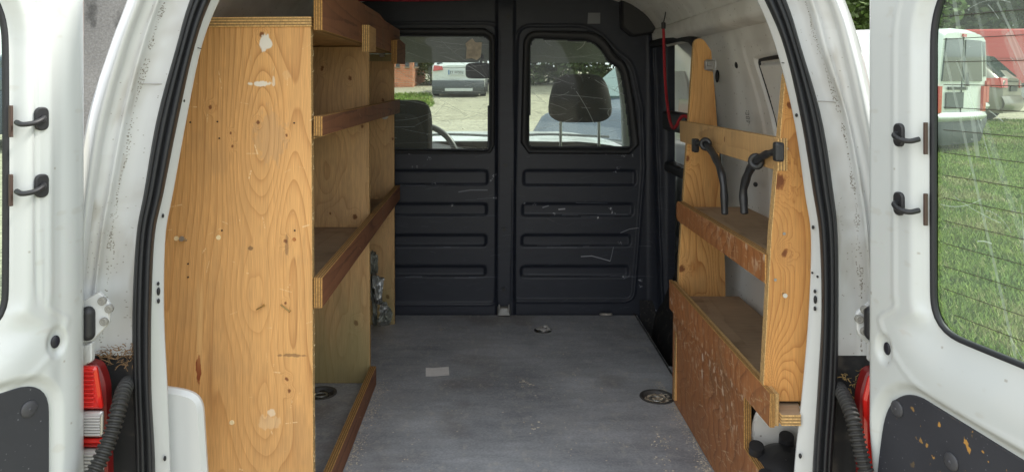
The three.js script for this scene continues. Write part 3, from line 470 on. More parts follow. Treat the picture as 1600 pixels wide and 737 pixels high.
function bulk(x, y) {
  let z = 0; const r = sdPoly(panR, x, y), l = sdPoly(panL, x, y);
  z += 0.006 * sm(0.007, 0.002, Math.abs(r)) - 0.004 * sm(0.004, -0.004, r) + 0.005 * sm(0.006, 0.001, Math.abs(l)) - 0.004 * sm(0.004, -0.004, l);
  if (y < 1.28 && y > 0.6) for (const q of ribs) if (Math.abs(y - q[0][1]) < 0.12) { const e = sdPoly(q, x, y); z -= 0.010 * sm(0.004, -0.007, e); }
  z += 0.012 * sm(0.012, 0.004, Math.abs(x - bx(790)) - 0.028) * sm(1.9, 1.8, y);
  z += 0.05 * sm(bx(1010), bx(1040), x) + 0.012 * sm(0.008, 0.003, Math.abs(x - bx(1024) - 0.03 * (1.2 - y)));
  return z;
}
const X0 = -0.76, X1 = bx(1050), Y0 = 0.50, Y1 = 1.90;
const bh = add(van, 'bulkhead', field(290, 280, (s, t) => { const x = mix(X0, X1, s), y = mix(Y0, Y1, t); return V(x, y, -DB + bulk(x, y)); }, (s, t) => { const x = mix(X0, X1, s), y = mix(Y0, Y1, t); return sdPoly(winR, x, y) > -0.004 && sdPoly(winL, x, y) > -0.004; }, (s, t, q) => { const u = U0 + q.x * F / DB, v = V0 + (CY - q.y) * F / DB; return [clamp((u - 560) / 500, 0.002, 0.998), 1 - clamp(v / 500, 0.002, 0.998)]; }), bulkMat, 'black bulkhead with pressed ribs, scratched to white in places');
const ring = (o, i, z0, z1, back) => {                    // a rubber frame between two outlines of unlike length
  const path = (p, n = 120) => { const c = new THREE.CurvePath(); p.forEach((q, k) => { const w = p[(k + 1) % p.length]; c.add(new THREE.LineCurve(new THREE.Vector2(...q), new THREE.Vector2(...w))); }); return c; };
  const N = 160, io = path(i), out = [], inn = [];
  for (let k = 0; k <= N; k++) { const q = io.getPointAt((k % N) / N); inn.push(q); let best = null, bd = 1e9; for (let j = 0; j < o.length; j++) { const a = o[j], b = o[(j + 1) % o.length], dx = b[0] - a[0], dy = b[1] - a[1], t = clamp(((q.x - a[0]) * dx + (q.y - a[1]) * dy) / (dx * dx + dy * dy || 1e-9)), X = a[0] + dx * t, Y = a[1] + dy * t, D = (X - q.x) ** 2 + (Y - q.y) ** 2; if (D < bd) { bd = D; best = new THREE.Vector2(X, Y); } } out.push(best); }
  const st = [[1, z0], [0.92, z1], [0.55, z1 + 0.003], [0.12, z1 - 0.004], [0, z0], [0, back]];
  return field(N, st.length - 1, (s, t) => { const k = Math.round(s * N), [m, z] = st[Math.round(t * (st.length - 1))]; return V(mix(inn[k].x, out[k].x, m), mix(inn[k].y, out[k].y, m), -DB + z); });
};
for (const [w, f] of [[winR, frameR], [winL, frameL]]) {
  add(bh, 'window_frame', ring(f, w, 0.0, 0.012, -0.03), rubber);
  const B = [1e9, -1e9, 1e9, -1e9]; w.forEach(([x, y]) => { B[0] = Math.min(B[0], x); B[1] = Math.max(B[1], x); B[2] = Math.min(B[2], y); B[3] = Math.max(B[3], y); });
  const tri = new THREE.ShapeGeometry(new THREE.Shape(w.map((p) => new THREE.Vector2(...p)))); const uv = tri.attributes.uv, ps = tri.attributes.position;
  for (let k = 0; k < uv.count; k++) uv.setXY(k, (ps.getX(k) - bx(560)) / 1.1, (ps.getY(k) - 1.2) / 0.6);
  tri.translate(0, 0, -DB - 0.012); add(bh, 'window_pane', tri, glassBulk);
}
add(bh, 'corner_cover', slab(roundPoly(B2([[966, -60], [968, 45], [985, 58], [1016, 54], [1024, 40], [1004, -60]].reverse()), 0.012), 0.06, facing(DB), { c: 0.008 }), blackPlastic);
add(bh, 'sticker', slab(B2([[918, 37], [938, 37], [938, 20], [919, 20]]), 0.001, facing(DB - 0.002), { c: 0.0002 }), std({ color: S3(112, 114, 118), roughness: 0.35 }));
for (const [u, v] of [[790, 258], [788, 358], [787, 452], [794, 26]]) { const c = P(u, v, DB - 0.018); add(bh, 'rivet', orient(disc(0.008, 0.008, 12), V(0, 0, 1), c), blackPlastic); }
{ const o = add(van, 'lashing_eye', [box(bx(787), by(482), -DB + 0.03, 0.052, 0.034, 0.03, 0.004), tube([P(780, 488, 2.93), P(780, 476, 2.93)], 0.004, 4, 6), tube([P(795, 488, 2.93), P(795, 476, 2.93)], 0.004, 4, 6)], dullSteel); }
add(bh, 'cardboard_scrap', slab(B2([[728, 92], [729, 75], [727, 68], [733, 63], [738, 60], [743, 66], [753, 66], [752, 82], [751, 89], [745, 94], [737, 91]].reverse()), 0.002, facing(DB - 0.002), { c: 0.0004 }), std({ map: tex(64, 64, 0.1, 0.1, (x, y) => { const v = 1 + 0.3 * (fbm(x * 70, y * 70, 5, 3) - 0.5); return [206 * v, 196 * v, 178 * v]; }), roughness: 0.95 }));

// ---------------------------------------------------------------- cab
add(van, 'headliner', field(10, 10, (a, b) => V(mix(-0.74, 0.74, a), 1.86 - 0.05 * b - 0.18 * b ** 3, -mix(3.02, 3.75, b))), greyFabric);
for (const [x0, x1] of [[-0.62, -0.05], [0.05, 0.62]]) add(van, 'sun_visor', slab(roundPoly(rect(x0, 0, x1, 0.16), 0.03), 0.018, basis(V(0, 1.625, -3.63), V(1, 0, 0), V(0, 0.8, 0.6), V(0, -0.6, 0.8)), { c: 0.006 }), greyFabric);
for (const s of [-1, 1]) { add(van, 'cab_door_lining', field(6, 8, (a, b) => V(s * 0.76, mix(0.5, 1.14, b), -mix(3.02, 4.3, a))), std({ color: L3(0.05, 0.05, 0.05), roughness: 0.8 })); add(van, 'side_window', field(2, 2, (a, b) => V(s * mix(0.80, 0.70, b), mix(1.16, 1.68, b), -mix(3.14, mix(4.2, 3.75, b), a))), glassFront); }
add(van, 'dashboard', [field(20, 14, (a, b) => { const x = mix(-0.76, 0.76, a), hump = 0.05 * Math.exp(-(((x + 0.38) / 0.2) ** 2)); return V(x, 0.75 + (0.34 + hump) * sm(0, 0.4, b) + 0.05 * b, -3.78 - 0.56 * b + 0.06 * Math.sin(b * 3)); })], dashMat);
add(van, 'cab_floor', slab(rect(-0.78, 3.0, 0.78, 4.5), 0.02, lying(0.47)), dashMat);
const headrest = (cx, cy, d, name) => { const c = P(cx, cy, d); const h = add(van, 'headrest', blob(0.285, 0.215, 0.11, 0.42, (x, y, z) => [x * (1 - 0.13 * (y / 0.1 + 0.6) * sm(-0.1, 0.1, y) * 1.1 - 0.05 * sm(-0.07, -0.11, y)), y, z - 0.02 * (x / 0.14) ** 2], 40, 28).translate(c.x, c.y, c.z), seatFabric); return h; };
{
  const hr = headrest(907, 153.5, 3.3);
  for (const u of [876, 936]) add(hr, 'headrest_post', tube([P(u, 185, 3.3), P(u, 262, 3.3)], 0.0062, 4, 10), steel);
  const hl = headrest(618, 215, 3.3);
  for (const s of [-1, 1]) {
    const seat = add(van, 'cab_seat', blob(0.5, 0.62, 0.16, 0.5).rotateX(0.2).translate(s * 0.41, 0.90, -3.33), seatFabric);
    add(seat, 'seat_cushion', blob(0.5, 0.16, 0.5, 0.5).translate(s * 0.41, 0.62, -3.6), seatFabric);
  }
  const shoulder = add(van, 'seat_shoulder', blob(0.26, 0.36, 0.14, 0.45).translate(P(628, 212, 3.3).x, P(628, 212, 3.3).y - 0.02, -3.36), seatFabric);
  const wc = P(653, 254, 3.72), sw = add(van, 'steering_wheel', new THREE.TorusGeometry(0.198, 0.016, 10, 48).rotateX(-0.35).translate(wc.x, wc.y, wc.z), std({ color: L3(0.09, 0.09, 0.09), roughness: 0.3 }));
  add(sw, 'spokes', [tube([V(wc.x - 0.18, wc.y, wc.z), V(wc.x + 0.18, wc.y, wc.z)], 0.022, 6, 8), blob(0.13, 0.11, 0.05, 0.6).rotateX(-0.5).translate(wc.x, wc.y, wc.z)], dashMat);
  const mp = P(748, 110.5, 3.6); const mir = add(van, 'rear_view_mirror', blob(0.13, 0.078, 0.04, 0.45).translate(mp.x, mp.y, mp.z), blackPlastic);
  add(mir, 'mirror_stalk', tube([mp.clone(), V(mp.x + 0.02, mp.y + 0.08, mp.z - 0.05)], 0.008, 4, 6), blackPlastic);
}
// ---------------------------------------------------------------- rear doors: a runs from the hinge edge across the door, Y up, n out of the inner face
const doorSides = {
  right: { H: [0.632, 1.2525], e: [0.2216, 0.9751], n: [-0.9751, 0.2216], edge: 0.022, win: [0.1285, 1.134, 0.57, 1.69], rw: [0.055, 0.02, 0.1, 0.12], trim: [[0.0, 0.5], [0.55, 0.5], [0.55, 1.005], [0.298, 1.012], [0.098, 1.027], [0.044, 0.985], [0.022, 0.857]], rt: [0, 0.03, 0.04, 0, 0.03, 0.05, 0.1] },
  left: { H: [-0.664, 1.25], e: [-0.5, 0.866], n: [0.866, 0.5], edge: 0.06, win: [0.139, 1.134, 0.57, 1.69], rw: [0.055, 0.02, 0.1, 0.12], trim: [[0.5, 0.5], [0.084, 0.5], [0.080, 0.90], [0.080, 1.037], [0.5, 1.05]], rt: [0.03, 0, 0, 0.055, 0.04] },
};
const flip = (g, M) => { g.applyMatrix4(M); if (M.determinant() < 0 && g.index) { const i = g.index.array; for (let k = 0; k < i.length; k += 3) { const t = i[k]; i[k] = i[k + 1]; i[k + 1] = t; } } return g; };
for (const [side, D] of Object.entries(doorSides)) {
  const S = side === 'right' ? 1 : -1;
  const at3 = (a, y, z) => V(D.H[0] + D.e[0] * a + D.n[0] * z, y, -D.H[1] + D.e[1] * a + D.n[1] * z);
  const win = roundPoly([[D.win[0], D.win[1]], [D.win[2], D.win[1]], [D.win[2], D.win[3]], [D.win[0], D.win[3]]], D.rw, 10);
  const trim = roundPoly(D.trim, D.rt, 8), tr = sdPoly(trim, 0.3, 0.8) < 0 ? trim : trim;
  const hole = side === 'right' ? [0.0505, 0] : [0.072, 0];
  const zf = (a, y) => {
    let z = 0; const w = sdPoly(win, a, y), t = sdPoly(trim, a, y), below = sm(1.16, 1.12, y);
    const e = clamp(1 - a / D.edge); z -= 0.058 * (1 - Math.sqrt(1 - e * e * 0.999)) * (side === 'right' ? 1 : 1);
    if (side === 'left') z -= 0.006 * sm(0.088, 0.06, a);
    z -= 0.016 * sm(mix(0.028, 0.085, below), 0, w) ** 1.5;
    z -= 0.012 * sm(0.022, 0.002, t);
    z += 0.004 * sm(0.008, 0.001, Math.abs(w - mix(0.055, 0.1, below))) * 0.4;
    const hy = side === 'right' ? 1.078 : 1.094, q = Math.hypot((a - hole[0]) / 0.9, (y - hy) / 1.3); z -= 0.007 * sm(0.022, 0.012, q);
    if (side === 'left') z -= 0.004 * sm(0.003, 0.001, Math.abs(a - 0.105 - 0.01 * (y - 1.3))) * sm(1.15, 1.2, y);
    return z;
  };
  const A1 = 0.62, Yb = 0.46, Yt = 1.76;
  const snap = (a, y, c) => { const w = sdPoly(win, a, y); if (w > c * 0.7 || w < -c * 1.5) return [a, y]; const e = 1e-4, gx = (sdPoly(win, a + e, y) - w) / e, gy = (sdPoly(win, a, y + e) - w) / e, l = Math.hypot(gx, gy) || 1; return [a - gx / l * w, y - gy / l * w]; };
  const door = add(van, 'rear_door', [field(170, 300, (s, t) => { const [a, y] = snap(A1 * s, mix(Yb, Yt, t), 0.0045); return at3(a, y, zf(a, y)); }, (s, t) => sdPoly(win, A1 * s, mix(Yb, Yt, t)) > 0, (s, t) => [A1 * s, mix(Yb, Yt, t)]),
    field(62, 130, (s, t) => { return at3(A1 * s, mix(Yb, Yt, t), -0.062); }, (s, t) => sdPoly(win, A1 * s, mix(Yb, Yt, t)) > 0.055, (s, t) => [A1 * s, mix(Yb, Yt, t)]),
    field(1, 40, (s, t) => at3(A1, mix(Yb, Yt, t), mix(-0.062, 0, s)), null), field(1, 40, (s, t) => at3(0, mix(Yb, Yt, t), mix(-0.062, -0.056, s)), null)], whiteDoor, side === 'right' ? 'white rear door opened to the right, with a heated window' : 'white rear door opened wide to the left');
  const M = basis(at3(0, 0, 0), V(D.e[0], 0, D.e[1]), V(0, 1, 0), V(D.n[0], 0, D.n[1]));
  add(door, 'trim_panel', slab(trim, 0.006, M.clone().multiply(new THREE.Matrix4().makeTranslation(0, 0, -0.015)), { c: 0.0015 }), side === 'right' ? trimRightMat : trimDark, side === 'right' ? 'dark trim panel with scraped brown patches' : 'dark trim panel with a white scuff');
  for (const [a, y] of side === 'right' ? [[0.070, 0.988], [0.175, 0.955], [0.3, 0.99], [0.45, 0.99]] : [[0.112, 1.0], [0.28, 1.02], [0.42, 1.02]]) { const g = new THREE.SphereGeometry(0.013, 16, 8); g.scale(1, 1, 0.3); flip(g, M.clone().multiply(new THREE.Matrix4().makeTranslation(a, y, -0.008))); const b = new THREE.SphereGeometry(0.003, 8, 6); b.scale(1, 1, 0.6); flip(b, M.clone().multiply(new THREE.Matrix4().makeTranslation(a, y, -0.0045))); add(door, 'trim_clip', [g, b], std({ color: S3(66, 66, 70), roughness: 0.5 })); }
  { const g = new THREE.SphereGeometry(1, 16, 10); g.scale(0.0075, 0.0105, 0.003); flip(g, M.clone().multiply(new THREE.Matrix4().makeTranslation(hole[0], side === 'right' ? 1.078 : 1.094, -0.0065))); add(door, 'door_hole_disc', g, std({ color: L3(0.012, 0.012, 0.02), roughness: 0.4 })); }  // pressed hole: the shade inside it is coloured in as a near-black disc
  // glass, its black border and the heater wires
  const shape = new THREE.ShapeGeometry(new THREE.Shape(win.map((p) => new THREE.Vector2(...p)))); const uv = shape.attributes.uv; for (let k = 0; k < uv.count; k++) uv.setXY(k, (uv.getX(k) - D.win[0]) / 0.45, (uv.getY(k) - D.win[1]) / 0.56);
  flip(shape, M.clone().multiply(new THREE.Matrix4().makeTranslation(0, 0, -0.030))); add(door, 'window_pane', shape, glassRear);
  const w3 = win.map(([a, y]) => at3(a + 0.002, y, -0.020)); add(door, 'window_seal', tube(w3, 0.0055, 160, 6, true), rubber);
  for (let k = 0; k < 15; k++) { const y = 1.165 + k * 0.0345, i0 = win.filter((p) => Math.abs(p[1] - y) < 0.03).reduce((m, p) => Math.min(m, p[0]), 0.14); add(door, 'heater_wire', tube([at3(D.win[0] + 0.012 + (y < 1.18 ? 0.02 : 0), y, -0.0285), at3(D.win[2] - 0.01, y - 0.006, -0.0285)], 0.00055, 2, 4), std({ color: S3(58, 50, 44), roughness: 0.7 })); }
  { const N = 120, wp = []; for (let k = 0; k <= N; k++) { const q = (k % N) / N * win.length, i = Math.floor(q), p = win[i], r2 = win[(i + 1) % win.length]; wp.push([mix(p[0], r2[0], q - i), mix(p[1], r2[1], q - i)]); }
    const cA = (D.win[0] + D.win[2]) / 2, cY = (D.win[1] + D.win[3]) / 2;
    add(door, 'window_return', field(N, 2, (s, t) => { const [a, y] = wp[Math.round(s * N)], k = t * 0.064; return at3(a + Math.sign(a - cA) * k * Math.min(1, Math.abs(a - cA) / 0.15), y + Math.sign(y - cY) * k * Math.min(1, Math.abs(y - cY) / 0.2), mix(-0.030, -0.0625, t)); }), rubber); }
  // two folding window catches
  for (const y of side === 'right' ? [1.43, 1.321] : [1.456, 1.35]) {
    const f = (a, yy, z) => at3(a, yy, z), oa = side === 'right' ? 0.085 : 0.098, oy = y;
    const g = roundPoly(rect(-0.0105, -0.0185, 0.0105, 0.0185), 0.0105, 6);
    add(door, 'window_catch', [slab(g, 0.007, M.clone().multiply(new THREE.Matrix4().makeTranslation(oa, oy, -0.002)), { c: 0.002 }), tube([f(oa - 0.001, oy + 0.002, 0.006), f(oa + 0.006, oy, 0.016), f(oa + 0.02, oy - 0.005, 0.02), f(oa + 0.036, oy - 0.007, 0.014), f(D.win[0] - 0.003, oy - 0.004, 0.002)], 0.0042, 24, 8), slab(g.map(([p, q]) => [p * 0.35, q * 0.3]), 0.006, M.clone().multiply(new THREE.Matrix4().makeTranslation(oa, oy, 0.004)), { c: 0.001 })], blackPlastic);
    add(door, 'catch_clip', slab(roundPoly([[D.win[0] - 0.002, y - 0.027], [D.win[0] + 0.003, y - 0.027], [D.win[0] + 0.003, y + 0.022], [D.win[0] - 0.002, y + 0.022]], 0.001), 0.006, M.clone().multiply(new THREE.Matrix4().makeTranslation(0, 0, -0.010)), { c: 0.001 }), brownClip);
  }
}
// ---------------------------------------------------------------- floor board
{
  const sh = new THREE.Shape([[-0.55, 1.36], [0.55, 1.36], [0.56, 1.55], [0.66, 1.9], [0.66, 2.41], [0.587, 2.425], [0.589, 2.962], [-0.66, 2.962], [-0.66, 1.9], [-0.6, 1.55]].map((p) => new THREE.Vector2(...p)));
  const cups = [[0.494, 2.186, 0.046], [-0.512, 2.213, 0.043], [0.196, 2.778, 0.03]];
  for (const [x, d, r] of cups) { const h = new THREE.Path(); h.absarc(x, d, r, 0, Math.PI * 2, true); sh.holes.push(h); }
  const g = new THREE.ExtrudeGeometry(sh, { depth: 0.012, bevelEnabled: false, curveSegments: 28 });
  g.applyMatrix4(basis(V(0, FLOOR - 0.012, 0), V(1, 0, 0), V(0, 0, -1), V(0, 1, 0)));
  const p = g.attributes.position, u = g.attributes.uv; for (let i = 0; i < p.count; i++) u.setXY(i, p.getX(i) + 0.7, -p.getZ(i) - 1.3);
  const fb = thing('floor_board', 'dark grey film faced floor board covering the van load floor, scratched and dusty', 'floor board', V(0, FLOOR, -2.1));
  add(fb, 'board', g.toNonIndexed(), [floorMat, std({ map: plyTex, color: S3(150, 140, 128), roughness: 0.9 })]);
  cups.forEach(([x, d, r], i) => {
    const prof2 = [[r * 0.02, -0.016], [r * 0.7, -0.016], [r * 0.82, -0.009], [r * 0.9, -0.001], [r * 0.96, 0.0025], [r * 1.1, 0.003], [r * 1.12, 0]].map((q) => new THREE.Vector2(...q));
    const cup = add(fb, 'lashing_cup', new THREE.LatheGeometry(prof2, 32).translate(x, FLOOR, -d), std({ color: S3(70, 68, 66), roughness: 0.6 }), i === 1 ? 'dark recessed lashing cup' : 'recessed lashing cup filled with dirt');
    const dirt = field(14, 24, (s, t) => { const a = t * 6.2832, q = s * r * 0.8; return V(x + q * Math.cos(a), FLOOR - 0.012 + 0.010 * noise(30 + 150 * q * Math.cos(a), 30 + 150 * q * Math.sin(a), i), -d + q * Math.sin(a)); });
    add(cup, 'dirt', dirt, std({ map: tex(128, 128, 1, 1, (px, py) => { const n = noise(px * 40, py * 40, i + 3), m = fbm(px * 9, py * 9, 5, 3), k = i === 1 ? 0.35 : 1; return [k * (112 + 130 * n * m * 1.6), k * (102 + 120 * n * m * 1.6), k * (88 + 108 * n * m * 1.6)]; }), roughness: 1 }));
    add(cup, 'lashing_ring', tube(Array.from({ length: 18 }, (_, k) => V(x + r * 0.45 * Math.cos(k * 0.349), FLOOR - 0.005 + 0.002 * Math.sin(k * 0.349), -d + r * 0.45 * Math.sin(k * 0.349))), 0.003, 40, 6, true), dullSteel);
  });
}

// ---------------------------------------------------------------- left shelf unit
{
  const sl = thing('shelf_unit', 'tall plywood shelf unit fixed along the left side of the van', 'shelf unit', V(-0.53, FLOOR, -2.2));
  const XF = -0.374, YB = FLOOR + 0.001;
  const endPoly = [[-0.72, YB], [XF, YB], [XF - 0.003, 1.2], [XF - 0.006, 1.634], [-0.62, 1.652], [-0.72, 1.655]];
  add(sl, 'end_panel', slab(endPoly, 0.018, facing(1.568), { du: 0.72, dv: -0.58 }), [woodEnd, plyEdge], 'honey coloured plywood end panel with white paint marks');
  add(sl, 'divider', slab([[-0.72, YB], [XF - 0.002, YB], [XF - 0.006, 1.627], [-0.72, 1.627]], 0.018, facing(2.303), { du: 0.75, dv: -0.58 }), [woodPale, plyEdge], 'pale plywood divider stained green near the floor');
  add(sl, 'divider', slab([[-0.72, YB], [XF + 0.001, YB], [XF - 0.002, 1.627], [-0.72, 1.627]], 0.018, facing(2.863), { du: 0.73, dv: -0.5 }), [woodPale, plyEdge]);
  const run = (y, t, d0, d1, x0 = -0.72) => slab(rect(x0, d0, XF - 0.001, d1), t, lying(y), { rot: true, du: -1.5, dv: 0.7 });
  add(sl, 'top_board', slab(rect(-0.72, 1.545, XF - 0.004, 2.87), 0.021, basis(V(0, 1.6575 - 0.0235, 0), V(1, 0.006, 0), V(0, 0, -1), V(0, 1, 0))), [woodPlain, plyEdge]);
  add(sl, 'shelf', run(1.395, 0.018, 1.569, 2.284), [shelfTop, plyEdge]); add(sl, 'shelf', run(1.395, 0.018, 2.304, 2.844), [shelfTop, plyEdge]);
  add(sl, 'shelf', run(1.050, 0.018, 1.569, 2.284), [shelfTop, plyEdge]); add(sl, 'shelf', run(1.050, 0.018, 2.304, 2.844), [shelfTop, plyEdge]);
  const lip = (name, pts, x, t, o = {}) => add(sl, name, slab(pts, t, sideways(x), { du: -1.5, dv: -(pts[0][1]) , ...o }), [brownLeft, plyDirty]);
  lip('shelf_lip', [[1.548, 1.625], [2.866, 1.626], [2.866, 1.722], [2.45, 1.724], [2.35, 1.735], [1.548, 1.735]], XF + 0.0005, 0.0185);
  lip('shelf_lip', [[1.548, 1.402], [2.87, 1.400], [2.87, 1.452], [1.548, 1.4435]], XF + 0.0005, 0.0185);
  lip('shelf_lip', [[1.548, 1.040], [2.87, 1.062], [2.87, 1.118], [1.548, 1.1035]], XF + 0.0005, 0.0185);
  lip('floor_lip', [[1.50, YB], [2.275, YB], [2.275, 0.640], [1.50, 0.652]], XF + 0.0005, 0.0185);
  const w = Math.min(0.05, 0.05);
  add(sl, 'joint_block', slab([[2.02, 1.600], [2.14, 1.604], [2.14, 1.672], [2.02, 1.674]], 0.020, sideways(XF + 0.0195), { rot: true }), [woodPlain, plyEdge]);
  add(sl, 'joint_block', slab([[2.62, 1.584], [2.875, 1.59], [2.875, 1.668], [2.70, 1.676], [2.62, 1.668]], 0.020, sideways(XF + 0.0195)), [brownLeft, plyDirty]);
  // screws, plugs and bent nails on the end panel
  const zf = 1.55;
  const head = (u, v, d, r, m, nm) => { const c = P(u, v, d - 0.001); return add(sl, nm, [orient(new THREE.CylinderGeometry(r * 0.85, r, 0.002, 16), V(0, 0, 1), c)], m); };
  const plugMat = std({ color: S3(226, 204, 160), roughness: 0.7 });
  for (const [u, v] of [[274.5, 372.5], [340.5, 371], [361.5, 660]]) head(u, v, zf, 0.0052, plugMat, 'wood_plug');
  head(459, 374, zf, 0.004, std({ color: S3(168, 112, 62), roughness: 0.8 }), 'wood_plug');
  for (const [u, v] of [[296.5, 191], [339, 190], [342, 216], [459, 192], [346, 360], [293, 412], [293, 433], [460, 360]]) head(u, v, zf, 0.0019, std({ color: S3(58, 40, 26), roughness: 0.6 }), 'screw');
  const sc = P(287, 371, zf); add(sl, 'screw', [orient(disc(0.0055, 0.003, 14), V(0.1, 0.1, 1), V(sc.x, sc.y, sc.z + 0.012)), tube([V(sc.x + 0.004, sc.y - 0.006, sc.z - 0.002), V(sc.x, sc.y, sc.z + 0.011)], 0.0028, 4, 8)], steel, 'steel screw standing proud of the panel');
  for (const [a, b] of [[[401, 483], [414, 475]], [[439, 476], [454, 484]]]) { const A = P(a[0], a[1], zf), B = P(b[0], b[1], zf); A.z += 0.002; B.z += 0.010; add(sl, 'nail', [tube([A, B], 0.0015, 4, 6), orient(disc(0.003, 0.0012, 10), B.clone().sub(A), B)], brass, 'nail bent over on the panel'); }
  { const c = P(601, 181, 2.845); add(sl, 'cam_bolt', [orient(disc(0.008, 0.022, 12), V(0, 0, 1), V(c.x, c.y, c.z + 0.011)), orient(disc(0.014, 0.004, 12), V(0, 0, 1), V(c.x, c.y, c.z + 0.002))], steel); }
  { const c = P(597, 84, 2.845); add(sl, 'angle_bracket', [box(c.x, c.y, c.z + 0.002, 0.02, 0.024, 0.003, 0.002), box(c.x + 0.009, c.y, c.z + 0.010, 0.002, 0.024, 0.016, 0.001)], steel); }
  // splinters along the edge of the panel and the floor lip
  const fr = []; for (let i = 0; i < 40; i++) { const y = rr(0.6, 1.62), l = rr(0.003, 0.012), z = -1.55 - rr(0, 0.016); const g = new THREE.ConeGeometry(rr(0.0005, 0.0012), l, 4); g.rotateZ(rr(-0.6, 0.6) - 0.4); g.translate(XF + 0.0008 - 0.004 * (y - 0.6), y, z); fr.push(g.toNonIndexed()); }
  const f = add(sl, 'splinters', fr, plugMat); f.userData.kind = 'stuff';
}

// ---------------------------------------------------------------- right shelf unit
{
  const sr = thing('shelf_unit', 'low narrow plywood shelf unit with two tapered uprights along the right side of the van', 'shelf unit', V(0.62, FLOOR, -1.8));
  const XP = 0.536, YB = FLOOR + 0.001;
  add(sr, 'upright', slab(roundPoly(pxy([[1054, 626], [1062, 400], [1085, 61], [1099, 59], [1112, 80], [1118, 150], [1129, 300], [1134, 430], [1136, 626]].reverse(), 2.12), [0, 0, 0, 0, 0, 0.02, 0.02, 0.006, 0]), 0.018, facing(2.138), { du: -0.5, dv: -0.58 }), [woodUpright, plyEdge], 'tapered plywood upright next to the bulkhead');
  add(sr, 'upright', slab(pxy([[1192, 627], [1206, 367], [1228, 118], [1232, 108], [1246, 190], [1275, 300], [1290, 400], [1290, 627]].reverse(), 1.40), 0.02, facing(1.42), { du: -0.5, dv: -0.85 }), [woodNear, plyEdge], 'tapered pine upright with swirling grain and knots nearest the opening');
  // lower panel with its step, lips, shelves, top bar
  const side = (name, pts, x, t, m, lab, o = {}) => add(sr, name, slab(pts, t, sideways(x), { du: -1.3, dv: -0.58, ...o }), m, lab);
  side('side_panel', [[1.30, YB], [2.172, YB], [2.16, 0.9], [1.557, 0.9], [1.557, 0.742], [1.30, 0.730]], XP, 0.016, [brownRight, plyDirty], 'reddish brown panel with white scuffs and a cut step');
  side('shelf_lip', [[1.365, 0.874], [2.13, 0.862], [2.135, 0.944], [1.362, 0.938]], XP - 0.0185, 0.0098, [brownRight, plyDirty], 'brown lip of the lower shelf');
  side('lip_backing', [[1.367, 0.876], [2.128, 0.865], [2.13, 0.942], [1.365, 0.9365]], XP - 0.0085, 0.0083, [woodPlain, plyEdge]);
  add(sr, 'shelf_lip', slab([[1.412, 1.128], [2.10, 1.121], [2.118, 1.13], [2.118, 1.166], [2.105, 1.176], [1.412, 1.184]], 0.019, basis(V(0.511, 0, 0), V(0.011, 0, -1), V(0, 1, 0), V(1, 0, 0.011)), { du: -1.3, dv: -1.0 }), [brownRight, plyDirty], 'brown lip of the upper shelf');
  add(sr, 'shelf', slab([[0.5365, 1.356], [0.572, 1.356], [0.60, 1.44], [0.715, 1.44], [0.715, 2.119], [0.5525, 2.119], [0.5525, 1.556], [0.5365, 1.556]], 0.020, lying(0.881), { rot: true, du: -1.3 }), [shelfTop, plyEdge], 'dusty lower shelf board');
  add(sr, 'shelf', slab(rect(0.552, 1.421, 0.735, 2.119), 0.018, lying(1.140), { rot: true, du: -1.3 }), [shelfTop, plyEdge], 'dusty upper shelf board');
  add(sr, 'top_bar', slab(roundPoly([[1.398, 1.346], [2.185, 1.341], [2.192, 1.402], [1.398, 1.408]], [0.001, 0.004, 0.004, 0.001]), 0.019, basis(V(0.5155, 0, 0), V(0.0215, 0, -1), V(0, 1, 0), V(1, 0, 0.0215)), { du: -1.39, dv: -1.33 }), [woodBar, plyEdge], 'grubby wooden bar across both uprights');
  // clasp on the far upright, screws
  { const c = P(1107, 102, 2.118); const k = add(sr, 'clasp', [box(c.x, c.y, c.z + 0.006, 0.026, 0.028, 0.010, 0.003), box(c.x - 0.002, c.y + 0.004, c.z + 0.014, 0.014, 0.014, 0.008, 0.002)], steel, 'small steel toggle clasp'); add(k, 'wire_loop', tube([V(c.x - 0.014, c.y - 0.012, c.z + 0.014), V(c.x + 0.012, c.y - 0.016, c.z + 0.014), V(c.x + 0.016, c.y + 0.012, c.z + 0.014), V(c.x - 0.01, c.y + 0.015, c.z + 0.014)], 0.0015, 20, 6), steel); }
  const peg = (u, v, d, l) => { const c = P(u, v, d); add(sr, 'screw', [tube([c, V(c.x - 0.004, c.y + 0.002, c.z + l)], 0.0022, 4, 8), orient(disc(0.0042, 0.003, 12), V(-0.1, 0.05, 1), V(c.x - 0.004, c.y + 0.002, c.z + l))], steel, 'steel screw standing proud'); };
  peg(1224, 458.5, 1.40, 0.02); peg(1268, 421, 1.40, 0.02);
  for (const [u, v] of [[1212, 437], [1230, 232], [1226, 365]]) { const c = P(u, v, 1.399); add(sr, 'screw', orient(disc(0.0028, 0.0015, 10), V(0, 0, 1), c), dullSteel); }
}

